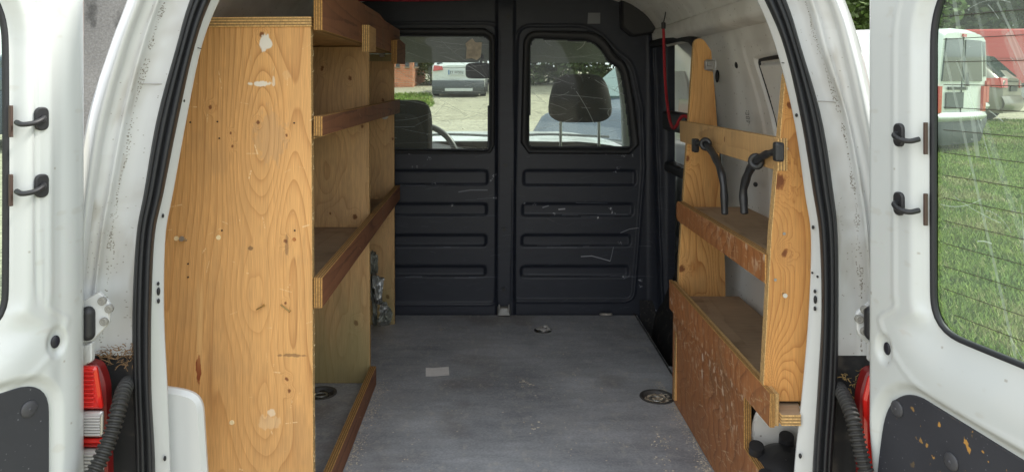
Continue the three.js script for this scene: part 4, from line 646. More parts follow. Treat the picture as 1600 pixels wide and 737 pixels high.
// ---------------------------------------------------------------- loose things
{
  const hookMat = std({ color: L3(0.022, 0.022, 0.024), roughness: 0.38 });
  const hook = (label, pts, head, knob) => {
    const o = P(...pts[0]); const t = thing('tool_hook', label, 'hook', o, 'black bent hooks on the wooden bar');
    add(t, 'arm', tube(pts.map((q) => P(...q)), (s) => 0.0076 * (0.9 + 0.25 * sm(0.1, 0.4, s) + 0.08 * Math.sin(s * 37)), 60, 10), hookMat);
    const h = P(...head); add(t, 'end_plate', box(h.x, h.y, h.z, 0.016, 0.036, 0.022, 0.004), hookMat);
    const k = P(...knob); add(t, 'knuckle', new THREE.TorusGeometry(0.011, 0.006, 8, 16).rotateY(-0.7).translate(k.x, k.y, k.z), hookMat);
    return t;
  };
  hook('bent black plastic hook on the bar, hanging over the far upright', [[1090, 225, 1.915], [1102, 223, 1.84], [1108, 230, 1.80], [1118, 246, 1.745], [1127, 268, 1.70], [1131, 290, 1.685], [1133, 333, 1.675]], [1087, 227, 1.92], [1103, 225, 1.82]);
  hook('bent black plastic hook at the near end of the bar, before the white wall', [[1213, 237, 1.375], [1198, 241, 1.43], [1184, 250, 1.475], [1174, 262, 1.51], [1165, 284, 1.545], [1162, 300, 1.555], [1163.5, 332, 1.55]], [1217, 237, 1.362], [1182, 252, 1.475]);
  // elastic cords
  const cordMat = std({ map: tex(64, 64, 0.02, 1, (x, y) => { const a = Math.sin(x * 1257 + y * 12.566) + Math.sin(x * 1257 - y * 12.566); return a > 1.2 ? [34, 20, 22] : [168, 34, 44]; }), roughness: 0.8 });
  const cb = thing('elastic_cord', 'red and black elastic cord hanging from a wire hook beside the bulkhead corner', 'elastic cord', P(1038, 40, 2.62));
  add(cb, 'cord', tube([[1037, 40, 2.62], [1038, 80, 2.61], [1040, 130, 2.58], [1044, 170, 2.5], [1048, 192, 2.42], [1053, 200, 2.36], [1058, 195, 2.3], [1063, 185, 2.26], [1069, 181, 2.22], [1077, 184, 2.18]].map((q) => P(...q)), 0.0052, 80, 8), cordMat);
  add(cb, 'wire_hook', [tube([[1037, 36, 2.62], [1040, 22, 2.64], [1040, 14, 2.67], [1036, 10, 2.69]].map((q) => P(...q)), 0.002, 16, 6), tube([P(1037, 44, 2.62), P(1037, 36, 2.62)], 0.008, 4, 8)], blackPlastic);
  single('elastic_cord', 'red cord stretched across the very top of the bulkhead', 'elastic cord', P(640, -1, 2.9), tube([P(540, -2.5, 2.9), P(640, -1.5, 2.91), P(700, -2.5, 2.91), P(760, -5, 2.92), P(860, -12, 2.92)], 0.010, 40, 8), std({ color: S3(150, 38, 56), roughness: 0.8 }));
  // paper slip, scraps at the foot of the bulkhead
  const flat = (name, label, cat, px, m, lift = 0.001, fold = 0.003) => { const pts = px.map(([u, v]) => { const d = 1066.9 / (v - V0); return V((u - U0) * d / F, FLOOR + lift, -d); }); const c = pts.reduce((a, b) => a.add(b), V(0, 0, 0)).multiplyScalar(1 / 4); const [a, b, cc, dd] = px.map(([u, v]) => { const d = 1066.9 / (v - V0); return V((u - U0) * d / F, FLOOR + lift, -d); }); return single(name, label, cat, c, field(8, 6, (s, t) => { const p = a.clone().lerp(b, s), q = dd.clone().lerp(cc, s); p.lerp(q, t); p.y += fold * (Math.abs(s - 0.3) * 1.2 + 0.5 * Math.abs(t - 0.5)); return p; }), m); };
  const paper = std({ map: tex(64, 64, 1, 1, (x, y) => { const v = 236 + 16 * (fbm(x * 6, y * 6, 3, 3) - 0.5); return [v, v - 4, v - 6]; }), roughness: 0.9 });
  flat('paper_slip', 'small pale grey paper slip lying flat on the dark floor', 'paper', [[665, 589], [702, 588], [701, 574.5], [665, 575.5]], paper);
  flat('paper_scrap', 'torn cream paper scrap on the floor against the right half of the bulkhead', 'paper', [[918.5, 489.5], [937, 489.5], [934, 486], [922, 484]], std({ color: S3(176, 164, 146), roughness: 0.95 }), 0.001, 0.012);
  flat('plastic_strip', 'longer pale blue plastic strip at the foot of the bulkhead', 'strip', [[674, 489.3], [716, 487], [716, 486], [673, 488]], std({ color: S3(120, 140, 150), roughness: 0.5 }), 0.002, 0.004);
  flat('plastic_strip', 'short pale blue plastic strip left of the lashing eye', 'strip', [[751, 489], [770, 488.6], [770, 487.4], [751, 488]], std({ color: S3(112, 132, 142), roughness: 0.5 }), 0.002, 0.002);
  { const c = P(947, 487.5, 2.945); single('washer_ring', 'pale ring lying at the foot of the bulkhead beside the paper scrap', 'ring', V(c.x, FLOOR, c.z), new THREE.TorusGeometry(0.022, 0.004, 8, 28).rotateX(Math.PI / 2 - 0.25).translate(c.x, FLOOR + 0.009, c.z), std({ color: S3(170, 164, 156), roughness: 0.6 })); }
  { const n = 26, c = V(0.196, FLOOR, -2.778); single('crumpled_tape', 'crumpled clear tape stuck in the floor cup near the bulkhead', 'tape', c.clone(), field(n, n, (s, t) => V(c.x + (s - 0.5) * 0.085, FLOOR + 0.003 + 0.02 * noise(s * 7, t * 7, 5) * sm(0.5, 0.2, Math.hypot(s - 0.5, t - 0.5)), c.z + (t - 0.5) * 0.055), (s, t) => Math.hypot(s - 0.5, t - 0.5) < 0.34 + 0.15 * noise(Math.atan2(t - 0.5, s - 0.5) * 2 + 9, 3, 2)), phys({ color: S3(150, 148, 146), roughness: 0.25, clearcoat: 0.6 })); }
  // crumbs, chips and sawdust on the floor
  const cr = []; const crumb = (x, d, s) => { const g = new THREE.TetrahedronGeometry(s, 0); g.scale(rr(0.7, 1.8), 0.35, rr(0.6, 1.2)); g.rotateY(rr(0, 6)); g.translate(x, FLOOR + s * 0.12, -d); cr.push(g); };
  for (let i = 0; i < 520; i++) { const u = rr(560, 1120), v = rr(500, 760), d = 1066.9 / (v - V0), x = (u - U0) * d / F; if (x < -0.34 || x > 0.52 - 0.0 * d) continue; if (fbm(x * 5 + 9, d * 5, 3, 3) < 0.5 && rnd() < 0.75) continue; crumb(x, d, rr(0.001, 0.0032)); }
  for (let i = 0; i < 500; i++) { const d = rr(1.7, 2.3); crumb(-0.352 + Math.abs(rr(-1, 1) * rr(0, 1)) * 0.05, d, rr(0.001, 0.003)); crumb(0.533 - Math.abs(rr(-1, 1) * rr(0, 1)) * 0.035, d, rr(0.001, 0.0028)); }
  for (const [u, v, n, r] of [[820, 600, 26, 0.035], [835, 668, 20, 0.04], [1035, 690, 34, 0.045], [1100, 728, 14, 0.03], [845, 560, 8, 0.04], [690, 512, 14, 0.03], [900, 588, 9, 0.03], [940, 610, 8, 0.02], [1040, 725, 12, 0.04]]) { const d = 1066.9 / (v - V0), x = (u - U0) * d / F; for (let i = 0; i < n; i++) crumb(x + rr(-r, r) * rnd(), d + rr(-r, r), rr(0.0014, 0.0042)); }
  { const d = 1066.9 / (716 - V0); crumb((1106 - U0) * d / F, d, 0.007); }
  const dst = single('floor_crumbs', 'pale crumbs, sawdust and chips of plaster scattered over the dark floor', 'crumbs', V(0, FLOOR, -2.1), cr, std({ color: S3(206, 194, 174), roughness: 1 })); dst.userData.kind = 'stuff';
  // crumpled silver foil behind the divider
  { const c = P(597, 500, 2.72), fo = thing('foil_sheet', 'crumpled silver foil sheet standing behind the pale divider at the far left', 'foil', c);
    const foil = phys({ color: L3(0.55, 0.56, 0.55), metalness: 0.9, roughness: 0.28 }), foilDull = phys({ color: L3(0.30, 0.31, 0.27), metalness: 0.5, roughness: 0.5 });
    const strip = (px, d, m, s) => add(fo, 'fold', field(16, 24, (a, b) => { const i = b * (px.length - 1), k = Math.min(px.length - 2, Math.floor(i)), f = i - k, u0 = mix(px[k][0], px[k + 1][0], f), u1 = mix(px[k][1], px[k + 1][1], f), v = mix(px[k][2], px[k + 1][2], f), q = P(mix(u0, u1, a), v, d); q.z += 0.05 * (noise(a * 3.2, b * 6, s) - 0.5) + 0.02 * Math.abs(((a * 3 + b * 4 + s) % 1) - 0.5); return q; }), m);
    strip([[578, 584, 392], [578, 591, 398], [579, 590, 428]], 2.70, foilDull, 3);
    strip([[580, 590, 426], [582, 600, 434], [584, 598, 455], [586, 596, 475]], 2.66, foil, 5);
    strip([[594, 598, 468], [595, 608, 476], [595, 612, 484], [592, 613, 496], [586, 609, 507]], 2.64, foilDull, 7);
    strip([[596, 606, 472], [593, 607, 482], [596, 602, 491]], 2.62, foil, 11);
    strip([[577, 583, 430], [580, 588, 460], [582, 590, 490], [582, 589, 510]], 2.69, foilDull, 9);
    strip([[590, 606, 503], [590, 608, 507]], 2.60, foil, 13); }
  // black cap behind the lower panel
  { const c = P(1228, 738, 1.50), cap = thing('screw_cap', 'round black plastic cap with lobes standing behind the stepped brown panel at lower right', 'cap', c);
    const tilt = (g) => g.rotateX(0.35).rotateZ(0.12).translate(c.x, c.y, c.z);
    add(cap, 'dome', tilt(new THREE.LatheGeometry([[0.001, 0.034], [0.022, 0.033], [0.026, 0.029], [0.045, 0.026], [0.060, 0.016], [0.066, -0.02], [0.066, -0.06]].map((q) => new THREE.Vector2(...q)), 40)), blackPlastic);
    for (let i = 0; i < 5; i++) { const a = i * 1.2566 + 1.15; add(cap, 'lobe', tilt(new THREE.CylinderGeometry(0.015, 0.0165, 0.045, 18).translate(0.060 * Math.cos(a), 0.014, -0.060 * Math.sin(a)).toNonIndexed()), blackPlastic); } }
  // faint print on the wall
  { const t = canvasTex(64, 256, (g) => { g.clearRect(0, 0, 64, 256); g.fillStyle = '#fff'; g.fillRect(0, 0, 64, 256); g.fillStyle = '#3a3a3a'; g.font = 'bold 58px sans-serif'; g.save(); g.translate(50, 240); g.rotate(-Math.PI / 2); g.fillText('4BE:', 0, 0); g.restore(); g.fillStyle = 'rgba(255,255,255,0.8)'; for (let i = 0; i < 60; i++) g.fillRect(hash(i, 1) * 64, hash(i, 2) * 256, 3 + hash(i, 3) * 8, 2 + hash(i, 4) * 8); });
    const a = P(1143, 202, 2.16), w = 0.022, h = 0.085, x = profAt(a.y + 0.05) - 0.0025;
    const g = field(4, 8, (s, q) => { const y = a.y + 0.012 + h * q; return V(profAt(y) - 0.004, y, a.z + 0.06 - w * (1 - s) * 2.2); }, null, (s, q) => [s, q]);
    add(van, 'stencil_print', g, new THREE.MeshStandardMaterial({ color: 0x55524c, alphaMap: canvasTex(64, 256, (g2) => { g2.fillStyle = '#000'; g2.fillRect(0, 0, 64, 256); g2.fillStyle = '#888'; g2.font = 'bold 58px sans-serif'; g2.save(); g2.translate(50, 236); g2.rotate(-Math.PI / 2); g2.fillText('4BE:', 0, 0); g2.restore(); g2.fillStyle = 'rgba(0,0,0,0.75)'; for (let i = 0; i < 70; i++) g2.fillRect(hash(i, 1) * 64, hash(i, 2) * 256, 3 + hash(i, 3) * 8, 2 + hash(i, 4) * 8); }, false), transparent: true, roughness: 0.9 })); }
  // dry leaves and straw in the lamp ledges
  for (const [s, label, uc, vc, n, w] of [[-1, 'dry leaves and straw caught on the ledge above the left tail lamp', 186, 556, 90, 30], [1, 'few dry straws caught on the ledge above the right tail lamp', 1330, 600, 24, 12]]) {
    const g = []; for (let i = 0; i < n; i++) { const c = P(uc + rr(-w, w), vc + rr(-16, 16) * (s > 0 ? 1.6 : 1), 1.318 + rr(0, 0.012)), a = rr(0, 6.3), l = rr(0.006, 0.022); const e = V(c.x + l * Math.cos(a), c.y + l * Math.sin(a) * 0.6, c.z + rr(-0.004, 0.01)), m = c.clone().lerp(e, 0.5); m.y += rr(-0.004, 0.004); g.push(tube([c, m, e], rr(0.0003, 0.0011), 4, 4)); }
    const q = single('dry_litter', label, 'dry leaves', P(uc, vc, 1.32), g, std({ color: s < 0 ? S3(124, 98, 70) : S3(150, 124, 78), roughness: 1 })); q.userData.kind = 'stuff';
  }
}
// ---------------------------------------------------------------- vehicles outside: x forward from the tail, z to the right, on the ground
const tyreMat = std({ color: L3(0.02, 0.02, 0.02), roughness: 0.9 }), rimMat = phys({ color: L3(0.4, 0.4, 0.41), metalness: 0.8, roughness: 0.4 });
function vehicle(name, label, category, at2, dir, o, group) {
  const base = V(at2[0], rise(-at2[1]), -at2[1]), q = thing(name, label, category, base, group);
  const f = V(dir[0], 0.0505 * Math.sign(dir[1]) * Math.abs(dir[1]), -dir[1]).normalize(), r = V(-f.z, 0, f.x).normalize(), u = V().crossVectors(r, f);
  const W = (x, y, z) => base.clone().addScaledVector(f, x).addScaledVector(u, y).addScaledVector(r, z);
  const paint = o.paint, S = o.stations;                  // [x, belt, roof, half width at sill, at belt, at roof]
  const lerpS = (x) => { let i = 0; while (i < S.length - 2 && S[i + 1][0] < x) i++; const t = clamp((x - S[i][0]) / (S[i + 1][0] - S[i][0])); return S[i].map((v, k) => mix(v, S[i + 1][k], t)); };
  const ringAt = (s) => [[0.24, s[3] * 0.94], [0.34, s[3]], [mix(0.34, s[1], 0.5), (s[3] + s[4]) / 2 + 0.035], [s[1] - 0.04, s[4] + 0.01], [s[1], s[4]], [mix(s[1], s[2], 0.5), mix(s[4], s[5], 0.42)], [s[2] - 0.07, s[5]], [s[2] - 0.015, s[5] - 0.08], [s[2] + 0.02, s[5] * 0.4]];
  const full = (s) => { const a = ringAt(s); return [...a.map(([y, z]) => [y, -z]), ...a.slice().reverse().map(([y, z]) => [y, z])]; };
  const xs = []; for (let i = 0; i < S.length - 1; i++) for (let k = 0; k < 4; k++) xs.push(mix(S[i][0], S[i + 1][0], k / 4)); xs.push(S[S.length - 1][0]);
  const rings = xs.map((x) => full(lerpS(x)).map(([y, z]) => W(x, y, z))), m = rings[0].length - 1, n = xs.length - 1;
  const cap = (ring, inv) => field(m, 4, (s, t) => { const i = Math.round(s * m), c = ring[i], j = ring[m - i]; return c.clone().lerp(j, 0.5 * t); });
  add(q, 'body', [field(m, n, (s, t) => rings[Math.round(t * n)][Math.round(s * m)]), cap(rings[0]), cap(rings[n])], paint);
  const sidePt = (x, k, z) => { const s = lerpS(x), y = mix(s[1] + 0.03, s[2] - 0.10, k), w = mix(s[4], s[5], k * 0.9) + 0.012; return W(x, y, z * w); };
  for (const z of [-1, 1]) for (const [a, b, c2, d2] of o.windows || []) add(q, 'side_window', field(5, 4, (s, t) => sidePt(mix(mix(a, c2, t), mix(b, d2, t), s), t, z)), darkGlass);
  const quad = (nm, p, mm, th = 0.012) => { const c = p.map((v) => W(...v)), nn = V().crossVectors(c[1].clone().sub(c[0]), c[3].clone().sub(c[0])).normalize().multiplyScalar(th); add(q, nm, [field(4, 3, (s, t) => c[0].clone().lerp(c[1], s).lerp(c[3].clone().lerp(c[2], s), t).add(nn)), field(4, 3, (s, t) => c[0].clone().lerp(c[1], s).lerp(c[3].clone().lerp(c[2], s), t).sub(nn)), ...[0, 1, 2, 3].map((i) => field(1, 1, (s, t) => c[i].clone().lerp(c[(i + 1) % 4], s).addScaledVector(nn, t * 2 - 1)))], mm); };
  for (const [nm, p, mm, th] of o.quads || []) quad(nm, p, mm, th);
  for (const x of o.wheels) for (const z of [-1, 1]) { const c = W(x, 0.31, z * (lerpS(x)[3] - 0.07)); const wh = add(q, 'wheel', orient(new THREE.CylinderGeometry(0.31, 0.31, 0.2, 24), r, c), tyreMat); add(wh, 'rim', orient(new THREE.CylinderGeometry(0.2, 0.2, 0.21, 18), r, c), rimMat); }
  const bump = (x, y0, y1, w, mm, dx) => add(q, 'bumper', field(12, 6, (s, t) => { const z = (s * 2 - 1), e = t * Math.PI; return W(x - dx * (1 - Math.abs(z) ** 3) * 0.8 - dx * 0.6 * Math.sin(e), mix(y0, y1, t), z * w); }), mm);
  for (const b of o.bumpers || []) bump(...b);
  return q;
}
const whiteCar = phys({ color: L3(0.68, 0.70, 0.68), roughness: 0.3, clearcoat: 0.5 }), greyCar = phys({ color: S3(126, 118, 108), roughness: 0.35, clearcoat: 0.5, metalness: 0.2 }), redPaint = phys({ color: L3(0.50, 0.035, 0.03), roughness: 0.35, clearcoat: 0.5 }), blueGrey = phys({ color: L3(0.075, 0.095, 0.125), roughness: 0.5, clearcoat: 0.15 });
const plateMat = std({ color: S3(196, 198, 196), roughness: 0.5 }), bumperGrey = std({ color: L3(0.07, 0.075, 0.08), roughness: 0.6 });
const redLamp = phys({ color: L3(0.5, 0.03, 0.02), roughness: 0.2, clearcoat: 0.6 });
const N5 = [-0.57, 0.82];
const vanSpec = (paint) => ({ paint, stations: [[0, 1.08, 1.93, 0.80, 0.80, 0.68], [0.08, 1.08, 1.99, 0.86, 0.86, 0.71], [1.2, 1.06, 2.0, 0.88, 0.87, 0.72], [2.6, 1.05, 1.98, 0.88, 0.87, 0.71], [3.2, 1.05, 1.5, 0.87, 0.85, 0.70], [3.55, 1.04, 1.12, 0.86, 0.83, 0.72], [4.2, 0.85, 0.9, 0.82, 0.76, 0.7], [4.3, 0.6, 0.64, 0.74, 0.7, 0.65]], wheels: [0.75, 3.55], windows: [[1.9, 2.55, 1.9, 2.45], [2.62, 3.1, 2.62, 2.9]],
  quads: [['rear_window', [[-0.012, 1.16, -0.71], [-0.012, 1.16, -0.05], [-0.012, 1.84, -0.06], [-0.012, 1.84, -0.62]], darkGlass], ['rear_window', [[-0.012, 1.16, 0.05], [-0.012, 1.16, 0.71], [-0.012, 1.84, 0.62], [-0.012, 1.84, 0.06]], darkGlass], ['brake_lamp', [[-0.016, 1.88, -0.06], [-0.016, 1.88, 0.06], [-0.016, 1.93, 0.06], [-0.016, 1.93, -0.06]], redLamp], ['tail_lamp', [[-0.012, 0.66, -0.85], [-0.012, 0.66, -0.74], [-0.012, 1.08, -0.74], [-0.012, 1.08, -0.84]], redLamp, 0.03], ['tail_lamp', [[-0.012, 0.66, 0.74], [-0.012, 0.66, 0.85], [-0.012, 1.08, 0.84], [-0.012, 1.08, 0.74]], redLamp, 0.03], ['number_plate', [[-0.014, 0.72, -0.55], [-0.014, 0.72, 0.05], [-0.014, 0.98, 0.05], [-0.014, 0.98, -0.55]], bumperGrey], ['door_handle', [[-0.03, 1.02, -0.52], [-0.03, 1.02, 0.14], [-0.03, 1.07, 0.14], [-0.03, 1.07, -0.52]], blackPlastic], ['door_seam', [[-0.003, 0.55, -0.004], [-0.003, 0.55, 0.004], [-0.003, 1.92, 0.004], [-0.003, 1.92, -0.004]], blackPlastic], ['wiper', [[-0.03, 1.08, 0.12], [-0.03, 1.08, 0.2], [-0.03, 1.3, 0.16], [-0.03, 1.3, 0.14]], blackPlastic]], bumpers: [[0.0, 0.52, 0.66, 0.86, paint, 0.1], [0.02, 0.14, 0.52, 0.84, bumperGrey, 0.08]] });
const E5 = [0.82, 0.57];
const off = (L, k) => [L[0] + E5[0] * k, L[1] + E5[1] * k];
vehicle('parked_van', 'white high-roofed van with rear windows, nearest vehicle behind the right rear door glass', 'van', off([6.95, 11.55], 0.86), N5, vanSpec(whiteCar));
vehicle('parked_van', 'second white van, mostly hidden behind the nearer white van', 'van', off([8.36, 13.55], 0.86), N5, vanSpec(whiteCar));
vehicle('parked_car', 'silver grey hatchback with red tail lamp between the white vans and the red van', 'car', [11.75, 16.6], [-0.66, 0.75], { paint: greyCar, stations: [[0, 0.92, 1.0, 0.72, 0.70, 0.58], [0.12, 0.95, 1.1, 0.80, 0.79, 0.6], [0.55, 0.96, 1.5, 0.84, 0.83, 0.58], [1.0, 0.95, 1.6, 0.86, 0.85, 0.6], [2.2, 0.93, 1.6, 0.86, 0.85, 0.6], [3.1, 0.92, 1.0, 0.85, 0.82, 0.66], [3.9, 0.78, 0.84, 0.8, 0.74, 0.66], [4.05, 0.55, 0.6, 0.7, 0.65, 0.6]], wheels: [0.72, 3.2], windows: [[0.75, 1.35, 0.85, 1.35], [1.42, 2.1, 1.42, 2.05], [2.16, 2.8, 2.16, 2.3]],
  quads: [['rear_window', [[0.075, 1.04, -0.6], [0.075, 1.04, 0.6], [0.53, 1.5, 0.5], [0.53, 1.5, -0.5]], darkGlass, 0.02], ['tail_lamp', [[0.03, 0.8, -0.80], [0.0, 0.8, -0.48], [0.02, 1.0, -0.48], [0.08, 1.02, -0.78]], redLamp, 0.03], ['tail_lamp', [[0.0, 0.8, 0.48], [0.03, 0.8, 0.80], [0.08, 1.02, 0.78], [0.02, 1.0, 0.48]], redLamp, 0.03], ['side_lamp', [[0.02, 0.8, -0.815], [0.42, 0.84, -0.87], [0.42, 1.0, -0.865], [0.08, 1.02, -0.81]], redLamp, 0.02], ['number_plate', [[-0.02, 0.72, -0.26], [-0.02, 0.72, 0.26], [-0.02, 0.84, 0.26], [-0.02, 0.84, -0.26]], blackPlastic]], bumpers: [[0.02, 0.28, 0.62, 0.78, greyCar, 0.12]] });
vehicle('delivery_van', 'long red van at the back, behind the silver hatchback', 'van', [17.6, 22.4], [-0.80, 0.60], { paint: redPaint, stations: [[0, 1.1, 2.2, 0.9, 0.9, 0.8], [0.08, 1.1, 2.26, 0.95, 0.94, 0.82], [3.6, 1.1, 2.26, 0.96, 0.95, 0.82], [4.3, 1.1, 1.6, 0.95, 0.93, 0.8], [4.7, 1.05, 1.15, 0.93, 0.9, 0.8], [5.3, 0.8, 0.86, 0.88, 0.8, 0.7]], wheels: [1.0, 4.5], windows: [[3.35, 4.0, 3.35, 3.8]], quads: [['side_panel_seam', [[0.6, 1.35, -0.955], [3.0, 1.35, -0.955], [3.0, 2.0, -0.885], [0.6, 2.0, -0.885]], redPaint, 0.006]], bumpers: [[0, 0.3, 0.6, 0.9, bumperGrey, 0.1]] });
vehicle('parked_car', 'white hatchback seen from behind beyond the windscreen, dark lower bumper and red tail lamp', 'car', [-1.12, 25.3], [0.02, 1], { paint: whiteCar, stations: [[0, 0.98, 1.08, 0.84, 0.86, 0.7], [0.1, 1.08, 1.2, 0.88, 0.89, 0.7], [0.5, 1.08, 1.55, 0.9, 0.9, 0.64], [1.0, 1.08, 1.68, 0.9, 0.9, 0.64], [2.4, 1.06, 1.68, 0.9, 0.9, 0.64], [3.2, 1.05, 1.12, 0.9, 0.87, 0.7], [4.2, 0.85, 0.9, 0.85, 0.8, 0.7]], wheels: [0.8, 3.3], windows: [[0.8, 1.5, 0.9, 1.5], [1.56, 2.7, 1.56, 2.3]],
  quads: [['rear_window', [[0.08, 1.14, -0.74], [0.08, 1.14, 0.74], [0.5, 1.58, 0.58], [0.5, 1.58, -0.58]], darkGlass, 0.02], ['tail_lamp', [[-0.03, 0.9, -0.86], [-0.03, 0.94, -0.52], [0.0, 1.06, -0.55], [0.02, 1.09, -0.84]], redLamp, 0.03], ['tail_lamp', [[-0.03, 0.94, 0.52], [-0.03, 0.9, 0.86], [0.02, 1.09, 0.84], [0.0, 1.06, 0.55]], redLamp, 0.03], ['number_plate', [[-0.05, 0.78, -0.34], [-0.05, 0.78, 0.2], [-0.05, 0.94, 0.2], [-0.05, 0.94, -0.34]], std({ map: canvasTex(128, 32, (g) => { g.fillStyle = '#ccd0d0'; g.fillRect(0, 0, 128, 32); g.fillStyle = '#3a6a9a'; g.fillRect(0, 0, 10, 32); g.fillStyle = '#222'; g.font = 'bold 27px sans-serif'; g.fillText('ET FF592', 13, 26); }), roughness: 0.5 })], ['bumper_strip', [[-0.19, 0.22, -0.45], [-0.19, 0.22, 0.5], [-0.19, 0.32, 0.5], [-0.19, 0.32, -0.45]], plateMat]], bumpers: [[0.0, 0.12, 0.58, 0.9, bumperGrey, 0.13]] });
vehicle('parked_car', 'blue grey car facing the van just ahead, right of centre, partly behind the headrest', 'car', [3.41, 9.58], [-0.6, -0.8], { paint: blueGrey, stations: [[0, 1.1, 1.3, 0.8, 0.8, 0.6], [0.5, 1.16, 1.54, 0.86, 0.85, 0.62], [1.7, 1.16, 1.57, 0.88, 0.87, 0.62], [2.5, 1.16, 1.55, 0.88, 0.87, 0.62], [3.2, 1.15, 1.20, 0.87, 0.84, 0.68], [3.8, 1.08, 1.14, 0.85, 0.78, 0.66], [4.15, 0.85, 0.92, 0.8, 0.74, 0.64]], wheels: [0.8, 3.3], windows: [[0.6, 1.5, 0.7, 1.5], [1.56, 2.75, 1.56, 2.35]], quads: [['windscreen', [[3.18, 1.23, -0.68], [3.18, 1.23, 0.68], [2.58, 1.53, 0.58], [2.58, 1.53, -0.58]], phys({ color: L3(0.16, 0.22, 0.21), roughness: 0.15 }), 0.02]], bumpers: [] });

// ---------------------------------------------------------------- buildings
{
  const brickMat = std({ map: tex(512, 512, 2, 1.6, (x, y) => { const row = Math.floor(y / 0.075), ox = (row % 2) * 0.125, fx = ((x + ox) % 0.25) / 0.25, fy = (y % 0.075) / 0.075; const m = fx < 0.05 || fy < 0.16, t = hash(Math.floor((x + ox) / 0.25), row, 7); const n = noise(x * 60, y * 60, 4); return m ? [180, 168, 150] : [178 + 38 * t + 20 * (n - 0.5), 108 + 26 * t, 76 + 20 * t]; }), roughness: 0.95 });
  const b = thing('brick_building', 'orange brick building with small dark windows far ahead on the left', 'building', V(-8, rise(-32), -32)), y0 = rise(-32) - 0.3, g0 = V(-13.5, y0, -37);
  const wall = slab(rect(-13, y0, -3.35, y0 + 5), 6, basis(V(0, 0, -37.6), V(1, 0, 0), V(0, 1, 0), V(0, 0, 1)), { c: 0.01 });
  add(b, 'wall', wall, [brickMat, brickMat]);
  add(b, 'roof', slab([[-13.4, y0 + 5], [-2.95, y0 + 5], [-4.2, y0 + 7], [-12.1, y0 + 7]], 6.8, basis(V(0, 0, -38), V(1, 0, 0), V(0, 1, 0), V(0, 0, 1))), std({ color: S3(110, 62, 48), roughness: 0.9 }));
  for (const u of [621.5, 636, 650]) { const c = P(u, 96, 31.59); const w = add(b, 'window', box(c.x, c.y + 0.2, c.z, 0.16, 0.85, 0.05, 0.01), darkGlass); add(w, 'sill', box(c.x, c.y - 0.26, c.z + 0.03, 0.22, 0.06, 0.1, 0.01), std({ color: S3(150, 130, 110), roughness: 0.9 })); }
  const wallMat = std({ map: tex(512, 512, 2.5, 2.5, (x, y) => { const a = fbm(x * 3, y * 2, 301, 5), s2 = sm(0.55, 0.75, fbm(x * 9, y * 4, 305, 4)), n = noise(x * 160, y * 160, 9); const v = 128 + 40 * (a - 0.5) + 26 * (n - 0.5) - 34 * s2; return [v, v * 0.985, v * 0.97]; }), roughness: 0.95, bumpMap: tex(256, 256, 0.5, 0.5, (x, y) => { const v = 255 * fbm(x * 90, y * 90, 3, 3); return [v, v, v]; }, false), bumpScale: 0.004 });
  const w2 = thing('rendered_wall', 'tall grey rendered wall behind the left rear door', 'wall', V(-2.9, 0, -5.5));
  add(w2, 'wall', slab(rect(-3.47, -0.2, -2.35, 4.6), 0.3, facing(5.6), { c: 0.01 }), [wallMat, wallMat]);
  add(w2, 'coping', slab(rect(-3.5, 4.6, -2.3, 4.7), 0.4, facing(5.65)), std({ color: S3(140, 138, 134), roughness: 0.9 }));
}
vehicle('parked_car', 'dark blue car partly seen through the left rear door glass', 'car', [-10.4, 12.8], [1, 0.05], { paint: phys({ color: L3(0.02, 0.035, 0.07), roughness: 0.3, clearcoat: 0.6 }), stations: [[0, 0.95, 1.05, 0.78, 0.76, 0.6], [0.5, 0.98, 1.5, 0.84, 0.83, 0.58], [1.0, 0.96, 1.56, 0.86, 0.85, 0.6], [2.3, 0.94, 1.56, 0.86, 0.85, 0.6], [3.1, 0.93, 1.0, 0.85, 0.82, 0.66], [4.1, 0.7, 0.76, 0.78, 0.7, 0.62]], wheels: [0.75, 3.25], windows: [[0.7, 1.4, 0.85, 1.4], [1.46, 2.7, 1.46, 2.3]], bumpers: [] });

